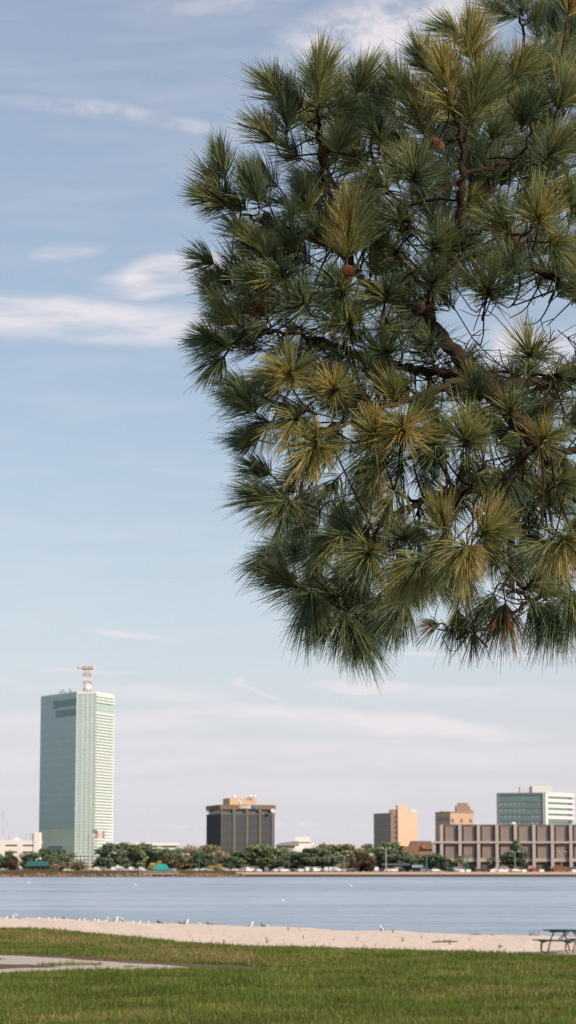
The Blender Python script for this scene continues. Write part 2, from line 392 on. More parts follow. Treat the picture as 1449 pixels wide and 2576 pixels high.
T_ = P + np.stack([np.cos(la) * lean, np.sin(la) * lean, h], 1)
Vg = np.stack([A, B, T_], 1).reshape(-1, 3); Fg = np.arange(3 * N).reshape(-1, 3)
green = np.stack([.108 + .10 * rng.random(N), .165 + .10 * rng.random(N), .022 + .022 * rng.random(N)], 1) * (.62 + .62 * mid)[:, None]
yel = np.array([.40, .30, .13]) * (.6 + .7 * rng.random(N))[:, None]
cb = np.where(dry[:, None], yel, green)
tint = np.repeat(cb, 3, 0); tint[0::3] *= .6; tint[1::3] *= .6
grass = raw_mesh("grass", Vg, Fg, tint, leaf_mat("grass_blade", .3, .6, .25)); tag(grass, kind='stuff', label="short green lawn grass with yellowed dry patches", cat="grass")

# ------------------------------------------------------------------ picnic table at the sand's edge
MAT_GREEN = mat("green_painted_wood", (0.014, 0.088, 0.060), .5, .3, 6, bump=.15, streak=(1, 8, 8))
MAT_PIPE = mat("galvanised_pipe", (0.17, 0.15, 0.115), .5, .3, 8, metal=.2)
pc = gnd(1397, 2399.5, -0.02)
tab = thing("picnic_table", pc, "green topped picnic table with bent pipe frame at the edge of the sand", "picnic table")
ldir = Vector((1.04, -1.36, 0)).normalized(); wdir = Vector((-ldir.y, ldir.x, 0)).normalized()
if wdir.x < 0: wdir = -wdir
# local frame: u along the table, v across
def L(u, v, z): return pc + ldir * u + wdir * v + Vector((0, 0, z))
BASE = L(0, 0, 0) + wdir * 0.72 - ldir * 0.0
def LL(u, v, z): return BASE + ldir * u + wdir * v + Vector((0, 0, z))
def plank(mb, u0, u1, v0, v1, z0, z1):
    q = [LL(u0, v0, 0), LL(u1, v0, 0), LL(u1, v1, 0), LL(u0, v1, 0)]
    q = [(a.x, a.y) for a in q]
    ar = sum(q[i][0] * q[(i + 1) % 4][1] - q[(i + 1) % 4][0] * q[i][1] for i in range(4))
    if ar < 0: q = q[::-1]
    mb.prism(q, pc.z + z0, pc.z + z1)
mb = MB()
for k in range(5): plank(mb, -.92, .92, -.38 + k * .153, -.38 + k * .153 + .146, .715, .76)
for u in (-.62, .62): plank(mb, u - .04, u + .04, -.34, .34, .67, .7145)
mb.build("table_top", MAT_GREEN, tab)
for sgn in (-1, 1):
    mb = MB(); v0 = sgn * .74
    plank(mb, -.92, .92, v0 - .125, v0 - .004, .41, .45); plank(mb, -.92, .92, v0 + .004, v0 + .125, .41, .45)
    for u in (-.58, .58): plank(mb, u - .05, u + .05, v0 - .11, v0 + .11, .375, .4095)
    mb.build("bench_seat", MAT_GREEN, tab)
for u in (-.58, .58):
    mb = MB()
    mb.tube([LL(*q) for q in curve([(u, -.74, .38), (u, -.80, .27), (u, -.79, .12), (u, -.70, .035), (u, -.5, .022), (u, 0, .022), (u, .5, .022), (u, .70, .035), (u, .79, .12), (u, .80, .27), (u, .74, .38)], 4)], .028, 8)
    for sgn in (-1, 1):
        mb.tube([LL(*q) for q in curve([(u, sgn * .76, .35), (u, sgn * .5, .40), (u, sgn * .36, .46), (u, sgn * .22, .68)], 4)], .026, 8)
        mb.tube([LL(u, sgn * .50, .03), LL(u, sgn * .36, .46)], .024, 8)
        mb.tube([LL(u, sgn * .06, .40), LL(u * .25, sgn * .06, .70)], .020, 6)
    mb.tube([LL(u, -.4, .40), LL(u, .4, .40)], .022, 6)
    mb.build("pipe_leg_frame", MAT_PIPE, tab, smooth=True)

# ------------------------------------------------------------------ beach litter: stalks and driftwood
MAT_STALK = mat("dry_stalk", (0.17, 0.105, 0.05), .9, .3, 10); MAT_DRIFT = mat("driftwood", (0.12, 0.075, 0.05), .9, .35, 6, bump=.4)
STALKS = [(725, 2345), (763, 2366), (840, 2370), (897, 2318 + 52), (1180, 2372), (1237, 2360), (1333, 2360), (988, 2352), (1121, 2376), (1130, 2380), (1255, 2388), (1362, 2388), (1449 - 3, 2352), (560, 2376), (1060, 2366), (945, 2384), (1012, 2373), (670, 2374)]
sroot = None
def sandz(px, py):
    # solve for the beach surface under a pixel, roughly
    z = -.15
    for _ in range(4):
        g = interp(EDGE, px); wl_ = interp(SHOREL, px)
        f_ = min(1, max(0, (g - py) / max(1, g - wl_)))
        z = np.interp(f_, [0, .12, .3, .5, .7, .85, .94, 1], [-.025, .02, -.03, -.08, -.13, -.19, -.28, -.42])
    return float(z)
PLACE = ["left of the standing gull", "at mid beach"]
for i, (px, py) in enumerate(STALKS):
    p0 = gnd(px, py, sandz(px, py) - .01); r_ = random.Random(i)
    o = MB()
    for k in range(r_.choice((1, 2, 3))):
        hgt = r_.uniform(.12, .30); a = r_.uniform(0, 6.28); le = r_.uniform(.02, .14)
        o.tube([p0 + Vector((k * .03, 0, 0)), p0 + Vector((k * .03 + math.cos(a) * le * .4, math.sin(a) * le * .4, hgt * .6)), p0 + Vector((k * .03 + math.cos(a) * le, math.sin(a) * le, hgt))], [.014, .012, .004], 5)
        for q in range(3):
            zz = hgt * r_.uniform(.4, .9); bb = r_.uniform(0, 6.28)
            o.tube([p0 + Vector((k * .03, 0, zz)), p0 + Vector((k * .03 + .07 * math.cos(bb), .07 * math.sin(bb), zz + .06))], [.008, .003], 4)
    ob = o.build("dry_stalk", MAT_STALK, loc=tuple(p0))
    tag(ob, "thin dry brown plant stalk standing in the pale sand of the beach", "dead plant", "dry stalks poking out of the beach")
DRIFT = [(770, 2344, 1.1, "on the waterline left of the standing gull"), (905, 2345.5, 1.5, "lying at the waterline just left of the standing gull"), (1085, 2352, .7, "on the waterline right of the standing gull"), (1195, 2354, .6, "low on the waterline midway between standing gull and picnic table"), (1260, 2357, 1.2, "longest on the waterline left of the picnic table"), (1345, 2356.5, .6, "with upright twigs on the waterline beside the picnic table"), (1120, 2372, 1.0, "half buried in the sand behind the lawn")]
for i, (px, py, ln, where) in enumerate(DRIFT):
    r_ = random.Random(50 + i); p0 = gnd(px, py, sandz(px, py) + .02); mb = MB(); a = r_.uniform(-.25, .25)
    pts = [p0 + Vector(((s - .5) * ln, math.sin(a) * (s - .5) * ln, .03 + r_.uniform(-.015, .03))) for s in (0, .25, .5, .75, 1)]
    mb.tube(pts, [.02, .04, .05, .035, .012], 6)
    for k in range(2 if i != 5 else 4):
        q = pts[1 + k % 3]; mb.tube([q, q + Vector((r_.uniform(-.1, .1), 0, .12 if i != 5 else .26))], [.016, .006], 5)
    ob = mb.build("driftwood", MAT_DRIFT, loc=tuple(p0), smooth=True)
    tag(ob, "dark stick of driftwood " + where, "driftwood", "driftwood along the beach")

# ------------------------------------------------------------------ gulls
MAT_GWHITE = mat("white_feathers", (0.82, 0.80, 0.78), .8, .06, 8); MAT_GGREY = mat("grey_feathers", (0.25, 0.25, 0.26), .8, .15, 8)
MAT_BEAK = mat("orange_beak", (0.5, 0.25, 0.05), .5, .1, 8); MAT_GDARK = mat("dark_feathers", (0.10, 0.085, 0.075), .8, .2, 8)
ORD = "first second third fourth fifth sixth seventh eighth ninth tenth eleventh twelfth thirteenth fourteenth fifteenth sixteenth seventeenth eighteenth nineteenth twentieth twenty-first twenty-second twenty-third twenty-fourth twenty-fifth twenty-sixth twenty-seventh twenty-eighth".split()
def make_gull(standing):
    z0 = .13 if standing else .0
    root = bpy.data.objects.new("gull", None); COL.objects.link(root)
    tilt = -.55 if standing else -.12
    def fn(p):
        x, y, z = p; k = 1 - .75 * max(0, -x / .24) ** 1.5; y *= k; z *= k
        return (x * math.cos(tilt) + z * math.sin(tilt), y, -x * math.sin(tilt) + z * math.cos(tilt) + z0 + .11)
    mb = MB(); mb.ball((0, 0, 0), (.23, .095, .10), 12, 9, fn=fn)
    nk = Vector((.15 * math.cos(tilt), 0, z0 + .11 - .15 * math.sin(tilt) + .03))
    hd = nk + Vector((.06, 0, .12 if standing else .10))
    mb.tube([nk - Vector((.04, 0, .04)), nk, hd], [.085, .06, .045], 9); mb.ball(hd + Vector((.012, 0, .012)), (.062, .048, .05), 10, 7)
    mb.build("body", MAT_GWHITE, root, smooth=True)
    b = MB(); b.tube([hd + Vector((.06, 0, .005)), hd + Vector((.105, 0, -.002)), hd + Vector((.125, 0, -.015))], [.017, .013, .004], 6); b.build("beak", MAT_BEAK, root, smooth=True)
    for s in (-1, 1):
        def wf(p, s=s):
            x, y, z = p; x -= .06; k = 1 - .6 * max(0, -x / .28); y = y * .5 + s * .085 * (1 - .5 * max(0, -x / .3)); z = z * k + .02
            return (x * math.cos(tilt) + z * math.sin(tilt), y, -x * math.sin(tilt) + z * math.cos(tilt) + z0 + .12)
        wm = MB(); wm.ball((0, 0, 0), (.24, .03, .072), 10, 7, fn=wf); wm.build("wing", MAT_GGREY, root, smooth=True)
        if standing:
            lg = MB(); lg.tube([(-.01, s * .035, .16), (-.01, s * .035, .01), (.05, s * .035, .006)], [.011, .008, .008], 5); lg.build("leg", MAT_BEAK, root)
    return root
SRC = [(42, 92, 'r'), (118, 90, 's'), (187, 94, 's'), (300, 98, 'r'), (383, 102, 'r'), (478, 104, 'r'), (542, 107, 'r'), (630, 108, 'r'), (665, 113, 'r'), (800, 115, 'r'), (848, 121, 'r'), (952, 122, 'r'), (990, 128, 'r'), (1075, 130, 'r'), (1130, 126, 's'), (1187, 118, 's'), (1222, 132, 'r'), (1275, 132, 's'), (1350, 136, 'r'), (1420, 137, 'r')]
GUL = [(zx / 2.898 * .7061, k) for zx, zy, k in SRC] + [((500 + zx / 1.61) * .7061, k) for zx, k in ((62, 'r'), (150, 'r'), (260, 's'), (345, 'r'), (358, 'r'), (630, 's'), (745, 'r'), (1387, 't'))]
protos = {}
nn = 0
for i, (px, k) in enumerate(GUL):
    py = interp(SHOREL, px) + (2.0 if px < 900 else 1.6); pos = gnd(px, py, sandz(px, py + 1.0))
    pos.z = sandz(px, py) + (.0 if k == 'r' else .01)
    kind = 'r' if k == 'r' else 's'
    rz = random.Random(i + 3).choice((0, 0, .5, -.5, math.pi, 2.6, 3.6)) if k != 't' else 2.2
    last = i == len(GUL) - 1
    lab = "tall white gull standing alone on the sand near the middle of the beach" if last else \
        ("white gull sitting" if kind == 'r' else "white gull standing") + " at the water's edge, %s gull from the left along the beach" % ORD[i]
    if kind not in protos:
        o = make_gull(kind == 's'); protos[kind] = o; o.location = pos; o.rotation_euler = (0, 0, rz); tag(o, lab, "gull", "gulls along the water's edge")
    else: o = dup(protos[kind], pos, rz, 1.0, lab)
    sc = .80 if last else random.Random(i).uniform(.62, .76); o.scale = (sc,) * 3
# brown ducks among them
for px, wh in ((685 / 2.898 * .7061, "beside the ninth gull from the left"), (575 * .7061, "behind the row of gulls"), ((500 + 240 / 1.61) * .7061, "below the dark office block's left wall"), ((500 + 712 / 1.61) * .7061, "left of the rightmost sitting gull"), ((500 + 400 / 1.61) * .7061, "alone between two white gulls"), ((500 + 115 / 1.61) * .7061, "left of the dark office block")):
    py = interp(SHOREL, px) + 1.5; pos = gnd(px, py, sandz(px, py)); pos.z = sandz(px, py)
    o = dup(protos['r'], pos, math.pi, .75, "dark brown bird resting at the water's edge " + wh, {"body": MAT_GDARK, "wing": MAT_GDARK})
    o.name = "duck"; o["category"] = "duck"; o["group"] = "dark birds at the water's edge"
# gulls in flight low over the lake
def make_flier():
    root = bpy.data.objects.new("flying_gull", None); COL.objects.link(root)
    mb = MB(); mb.ball((0, 0, 0), (.25, .08, .08), 10, 8, fn=lambda p: (p[0], p[1] * (1 - .7 * max(0, -p[0] / .25)), p[2] * (1 - .6 * max(0, -p[0] / .25)))); mb.ball((.24, 0, .02), (.06, .05, .05), 8, 6)
    mb.build("body", MAT_GWHITE, root, smooth=True)
    for s in (-1, 1):
        wm = MB(); Vv = []
        for u, z, x0, x1 in ((.05, .03, .13, -.10), (.25, .20, .17, -.08), (.45, .30, .14, -.07), (.68, .26, .02, -.08)):
            Vv += [(x0, s * u, z), (x1, s * u, z - .01), (x1, s * u, z - .025), (x0, s * u, z - .02)]
        f = [(i * 4 + k, i * 4 + (k + 1) % 4, i * 4 + 4 + (k + 1) % 4, i * 4 + 4 + k) for i in range(3) for k in range(4)] + [(12, 13, 14, 15)]
        wm.add(Vv, f); wm.build("wing", MAT_GWHITE, root)
    return root
fp = None
FLY = [(73, 2221, 420, .6, "below the parking garage"), (112, 2213, 480, -.7, "below the left edge of the glass tower"), (341, 2226.5, 400, .5, "below the low glass wing"), (884, 2230, 300, .3, "right of the dark office block"), (1000, 2215, 500, .2, "below the brick office"), (713, 2267, 170, .5, "nearest of them to the beach")]
for px, py, Y, rl, wh in FLY:
    pos = at(px, py, Y); lab = "white gull flying low over the lake " + wh
    if fp is None: fp = make_flier(); fp.location = pos; o = fp; tag(fp, lab, "gull", "gulls flying over the lake")
    else: o = dup(fp, pos, 0, 1, lab)
    o.rotation_euler = (rl, 0, 1.2 if rl > 0 else -1.2); s = .62 if Y > 250 else .36; o.scale = (s, s, s)
# ------------------------------------------------------------------ far shore city
def glass(name, col, rough=.12, metal=.0, spec=.8, var=.12, lines=None, linecol=None):
    """window glass / curtain wall; lines = storey pitch in metres for the joints"""
    m, t, out = new_mat(name); p = t.n('ShaderNodeBsdfPrincipled'); t.link(p.outputs[0], out.inputs[0])
    tc = t.n('ShaderNodeTexCoord').outputs['Object']; nz = t.noise(t.mapping(tc, (.07, .07, .12)), 1, 4, .6)
    c = t.mix(nz, tuple(x * (1 - var) for x in col), tuple(min(1, x * (1 + var)) for x in col))
    if lines:
        s = t.n('ShaderNodeSeparateXYZ'); t.link(tc, s.inputs[0])
        fr = t.math('FRACT', t.math('DIVIDE', s.outputs[2], lines)); k = t.math('LESS_THAN', fr, .28)
        c = t.mix(k, c, linecol)
    t.link(c, p.inputs['Base Color']); p.inputs['Roughness'].default_value = rough; p.inputs['Metallic'].default_value = metal; p.inputs['Specular IOR Level'].default_value = spec
    b = t.n('ShaderNodeBump'); b.inputs['Strength'].default_value = .12; b.inputs['Distance'].default_value = .4; t.link(t.noise(tc, .25, 2), b.inputs['Height']); t.link(b.outputs[0], p.inputs['Normal'])
    return m
M_TEAL = glass("teal_glass", (0.285, 0.385, 0.405), .22, .22, .7, .18, 4.2, (0.31, 0.41, 0.425))
M_TEALD = glass("dark_teal_panel", (0.13, 0.205, 0.22), .3, .2, .6)
M_MINT = glass("mint_glass", (0.47, 0.58, 0.55), .25, .1, .7, .14)
M_MINTB = mat("pale_mint_panel", (0.66, 0.73, 0.715), .5, .07, .1)
M_MINTS = mat("shadow_gap_panel", (0.41, 0.445, 0.42), .6, .05, .1)
M_LOWREFL = glass("pale_green_reflection", (0.52, 0.59, 0.45), .3, .15, .6, .3)
M_WHITE = mat("white_concrete", (0.86, 0.80, 0.76), .8, .05, .15)
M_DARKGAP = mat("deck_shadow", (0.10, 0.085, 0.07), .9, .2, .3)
M_RED = mat("red_steel", (0.52, 0.23, 0.17), .6, .1, 1); M_WSTEEL = mat("white_steel", (0.75, 0.70, 0.70), .6, .05, 1)
M_ROOF = mat("roof_gravel", (0.32, 0.30, 0.27), .95, .2, .3)

def tower():
    A, B = (-117.8, 1340.0), (-107.3, 1340.0); Lc = (-141.6, 1377.0); C = (-98.9, 1364.0); D = (-109, 1388); E = (-128, 1396)
    zt = zat(1741, 1340); z0 = LAND; zl = zat(1752.6, 1377)
    root = thing("glass_tower", (-118, 1365, LAND), "tall mint green glass office tower with a red and white mast on its roof", "office tower")
    core = [Lc, A, B, C, D, E]
    def inset(pts, d):
        cx = sum(p[0] for p in pts) / len(pts); cy = sum(p[1] for p in pts) / len(pts)
        return [(p[0] + (cx - p[0]) * d, p[1] + (cy - p[1]) * d) for p in pts]
    m = MB(); m.prism(inset(core, .02), z0, zt - .5); m.build("core", M_MINTS, root)
    m = MB(); m.prism(inset(core, .005), zt - .5, zt + .35); m.build("parapet", M_MINTB, root)
    ln = lambda p, q: math.dist(p, q)
    # left wall of dark teal mirror glass
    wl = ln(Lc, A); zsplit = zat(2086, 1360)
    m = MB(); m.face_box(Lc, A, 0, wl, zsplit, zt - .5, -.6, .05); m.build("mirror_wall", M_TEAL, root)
    m = MB(); m.face_box(Lc, A, 0, wl, z0, zsplit, -.6, .05)  # reflected garage and trees painted in as a paler glass colour
    lowp = m.build("lower_wall_painted_reflection", M_LOWREFL, root); lowp["label"] = "lowest storeys of the mirror wall with a pale green reflection painted in"
    fr = lambda px: (px - 104) / (193.7 - 104) * wl
    m = MB(); m.face_box(Lc, A, fr(136), wl - .2, zat(1777, 1350), zat(1760, 1350), -.5, .12); m.face_box(Lc, A, fr(136), fr(146), zat(1780, 1350), zat(1759, 1350), -.5, .2); m.build("louvre_band", M_TEALD, root)
    m = MB(); m.face_box(Lc, A, fr(142), wl - .2, zat(1803, 1350), zat(1785, 1350), -.5, .12); m.build("louvre_band", M_TEALD, root)
    m = MB(); m.face_box(Lc, A, fr(120), fr(163), zat(2146, 1355), zat(2133, 1355), -.5, .12); m.face_box(Lc, A, fr(128), fr(163), zat(2133, 1355), zat(2128, 1355), -.5, .12); m.build("lobby_window", M_TEALD, root)
    # front facet: grid of mint panes between pale bands
    wf = ln(A, B); pitch = 1.66; n = int((zt - 1 - z0 - 9) / pitch)
    mp = MB(); mb_ = MB(); mg = MB(); wr = ln(B, C)
    for i in range(n):
        z = zt - 1.2 - (i + 1) * pitch
        mp.face_box(A, B, .15, wf - .15, z, z + pitch - .40, -.5, .12)
        mb_.face_box(A, B, .0, wf, z + pitch - .36, z + pitch - .05, -.5, .22)
        clear = 6.2 < (zt - z) < 11.8
        if not clear: mg.face_box(B, C, 0, wr, z + .58, z + pitch - .02, -.5, .50)
        else: mp.face_box(B, C, .2, wr - .1, z + .0, z + pitch - .12, -.5, .30)
    mg.face_box(A, B, 0, wf, zt - 1.1, zt - .5, -.5, .24); mg.face_box(B, C, 0, wr, zt - 1.1, zt - .5, -.5, .42)
    for u in (.3, .55, .8):
        mb_.face_box(A, B, wf * u - .22, wf * u + .22, z0 + 9, zt - 1.2, -.4, .30)
    mb_.face_box(A, B, -.1, .25, z0, zt - .5, -.4, .34); mb_.face_box(A, B, wf - .3, wf, z0, zt - .5, -.4, .34)
    mp.build("window_pane", M_MINT, root); mb_.build("mullion_grid", M_MINTB, root); mg.build("spandrel", M_MINTB, root)
    # open white grid of the lobby storeys
    m = MB(); md = MB()
    for i in range(5):
        z = z0 + i * 1.9
        for P, Q, w_ in ((A, B, wf), (B, C, wr)): m.face_box(P, Q, 0, w_, z + 1.1, z + 1.9, -.5, .5)
    for P, Q, w_ in ((A, B, wf), (B, C, wr)):
        k = 5
        for j in range(k + 1): m.face_box(P, Q, max(0, w_ * j / k - .25), min(w_, w_ * j / k + .25), z0, z0 + 9.4, -.4, .58)
        md.face_box(P, Q, .1, w_ - .1, z0, z0 + 9.4, -.5, .1)
    m.build("lobby_grid", M_MINTB, root); md.build("lobby_glass", M_TEALD, root)
    # mast: its own lattice tower standing on the roof
    mx, my = xat(214, 1352), 1352.0; zr = zt + .3; zm = zat(1684, 1352)
    mast = thing("lattice_mast", (mx, my, zr), "red and white lattice mast with a white dish on the glass tower roof", "antenna mast")
    H = zm - zr; w0 = 1.95
    nb = 6
    for i in range(nb):
        m = MB(); za, zb = zr + H * i / nb, zr + H * (i + 1) / nb
        for sx in (-1, 1):
            for sy in (-1, 1): m.tube([(mx + sx * w0, my + sy * w0, za), (mx + sx * w0, my + sy * w0, zb)], .19, 5)
        for sy in (-1, 1):
            m.tube([(mx - w0, my + sy * w0, za), (mx + w0, my + sy * w0, zb)], .16, 4); m.tube([(mx + w0, my + sy * w0, za), (mx - w0, my + sy * w0, zb)], .16, 4)
        for sx in (-1, 1):
            m.tube([(mx + sx * w0, my - w0, za), (mx + sx * w0, my + w0, zb)], .16, 4)
        m.tube([(mx - w0, my - w0, zb), (mx + w0, my - w0, zb)], .2, 4)
        m.build("lattice_section", M_RED if i % 2 == 0 else M_WSTEEL, mast)
    m = MB(); m.box(mx - 2.9, mx + 2.9, my - 2.6, my + 2.6, zm, zm + .5)
    for k in range(4): m.box(mx - 2.6 + k * 1.6, mx - 1.9 + k * 1.6, my - 2.8, my - 2.0, zm + .5, zm + 1.7)
    m.box(mx - 5.6, mx - 2.9, my - .3, my + .3, zm + .2, zm + .6); m.box(mx - 5.6, mx - 5.0, my - .3, my + .3, zm + .6, zm + 1.4); m.build("platform", M_RED, mast)
    m = MB(); m.ball((mx + .4, my - 3.0, zr + H * .24), (1.75, .7, 1.9), 12, 8); m.build("dish", mat("white_dish", (.85, .83, .82), .4, .03), mast, smooth=True)
    m = MB(); m.box(mx - 4.4, mx + 4.4, my - 2.6, my + 2.6, zr, zr + .7); m.build("base_frame", M_RED, mast)
    ant = thing("roof_antenna", (xat(150, 1366), 1366, zt), "cluster of thin antennas on the left roof edge of the glass tower", "antenna")
    m = MB()
    for px, h in ((143, 1.6), (148, 2.4), (152, 2.8), (157, 2.2), (169, 3.4), (171, 2.4)):
        x = xat(px, 1360); m.tube([(x, 1361, zt - 1), (x, 1361, zt + h)], .14, 4); m.box(x - .3, x + .3, 1360.8, 1361.2, zt + h * .6, zt + h)
    m.build("aerial", M_ROOF, ant)
tower()

def wing():
    Y = 1352; P, Q = (xat(262, Y), Y), (xat(447, Y + 6), Y + 6); w_ = math.dist(P, Q); zt = zat(2120, Y)
    root = thing("low_wing", (P[0] + 18, Y + 8, LAND), "long low glass building with white roof edge beside the glass tower", "building")
    m = MB(); m.prism([P, Q, (Q[0], Q[1] + 18), (P[0], P[1] + 18)], LAND, zt - .6); m.build("wall", M_MINTS, root)
    m = MB(); m.face_box(P, Q, -.4, w_ + .4, zt - 1.5, zt, -18.3, .6); m.build("roof", M_WHITE, root)
    for k in range(5):
        m = MB(); z = zt - 1.6 - k * 2.5; m.face_box(P, Q, .2, w_ - .2, z - 1.2, z, -.3, .1)
        m.build("window_band", M_MINT if k % 2 == 0 else M_MINT, root)
        m = MB()
        for u in ((.46, .60), (.64, .72), (.78, .98)) if k < 2 else ((.7, .95),): m.face_box(P, Q, w_ * u[0], w_ * u[1], z - 1.0, z - .1, -.2, .16)
        m.build("open_bay", M_DARKGAP, root)
        m = MB(); m.face_box(P, Q, 0, w_, z - 2.45, z - 1.2, -.3, .45); m.build("balcony_band", M_MINTB, root)
wing()

def garage():
    Y = 1180; zt = zat(2114, Y); x0, x1 = xat(-160, Y), xat(84, Y); xe = xat(98.6, Y)
    root = thing("parking_garage", ((x0 + x1) / 2, Y + 15, LAND), "white concrete parking garage with slotted decks left of the glass tower", "parking garage")
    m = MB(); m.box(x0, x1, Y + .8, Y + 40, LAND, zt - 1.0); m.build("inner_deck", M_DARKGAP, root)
    zs = [(zt, zat(2125, Y)), (zat(2129, Y), zat(2141.5, Y)), (zat(2146, Y), zat(2158, Y)), (zat(2162, Y), zat(2174, Y))]
    for a, b in zs:
        m = MB(); m.box(x0, x1, Y, Y + 41, b, a) if a == zt else m.box(x0, x1, Y, Y + .8, b, a); m.build("parapet_band", M_WHITE, root)
    m = MB()
    for px in (-110, -55, 5, 49):
        x = xat(px, Y); m = MB(); m.box(x - 1.3, x + 1.3, Y - .05, Y + .75, LAND, zt - .3); m.build("column", M_WHITE, root)
    m = MB(); m.box(x1, xe, Y - .4, Y + 9, LAND, zat(2094, Y)); m.box(x1 - .9, x1, Y + .6, Y + 8, zt - 1, zat(2095.5, Y)); m.build("stair_tower", M_WHITE, root)
    m = MB(); m.ball((xat(37, Y), Y + 3, zt - .2), (1.75, 1.6, 1.7), 12, 8); m.box(xat(29, Y), xat(46, Y), Y + 2, Y + 5, zt, zt + .8); m.build("roof_tank", M_WHITE, root)
    for px, h in ((18, 2.6), (61, 3.2), (72, 3.2)):
        m = MB(); x = xat(px, Y); m.tube([(x, Y + 6, zt - .1), (x, Y + 6, zt + h)], .09, 5); m.box(x - .6, x + .6, Y + 5.9, Y + 6.1, zt + h, zt + h + .15); m.build("deck_lamp", M_ROOF, root)
garage()
# thin radio mast at the far left
Y = 1500; x = xat(5, Y); zt = zat(2017, Y); rm = thing("radio_mast", (x, Y, LAND), "thin faded red and white lattice radio mast beyond the parking garage", "radio mast")
for i in range(8):
    m = MB(); za, zb = LAND + (zt - LAND) * i / 8, LAND + (zt - LAND) * (i + 1) / 8; w0 = .55 - .04 * i
    for sx, sy in ((-1, -.6), (1, -.6), (0, 1)): m.tube([(x + sx * w0, Y + sy * w0, za), (x + sx * w0, Y + sy * w0, zb)], .055, 4)
    for k in range(6):
        z1, z2 = za + (zb - za) * k / 6, za + (zb - za) * (k + 1) / 6; s = 1 if k % 2 else -1
        m.tube([(x - s * w0, Y - .6 * w0, z1), (x + s * w0, Y - .6 * w0, z2)], .035, 4)
    m.build("lattice_section", (mat("faded_red", (.55, .36, .36), .7) if i % 2 == 0 else M_WSTEEL), rm)

# dark office block with lettered sign
M_BRONZE = glass("bronze_glass", (0.105, 0.12, 0.128), .32, .0, .6, .25)
M_MULL = mat("bronze_mullion", (0.12, 0.12, 0.115), .6, .1, .5); M_PIER = mat("brown_pier", (0.152, 0.138, 0.122), .8, .12, .4)
M_FASC = mat("brown_fascia", (0.205, 0.128, 0.088), .8, .12, .3); M_PENT = mat("tan_penthouse", (0.62, 0.44, 0.29), .85, .10, .3)
M_DISH = mat("white_dish_skin", (.85, .83, .82), .5, .03)
def text_mesh(name, body, size, P, t_dir, z, mt, parent, depth=.12):
    cu = bpy.data.curves.new(name, 'FONT'); cu.body = body; cu.size = size; cu.extrude = depth; cu.align_x = 'LEFT'; cu.space_character = 1.05; cu.offset = size * .028
    tmp = bpy.data.objects.new(name, cu); COL.objects.link(tmp); bpy.context.view_layer.update()
    me = bpy.data.meshes.new_from_object(tmp.evaluated_get(bpy.context.evaluated_depsgraph_get())); bpy.data.objects.remove(tmp); me.materials.clear(); me.materials.append(mt)
    o = bpy.data.objects.new(name, me); COL.objects.link(o); o.parent = parent
    a = math.atan2(t_dir[1], t_dir[0]); o.location = Vector((P[0], P[1], z)) - parent_world(parent); o.rotation_euler = (math.pi / 2, 0, a); return o
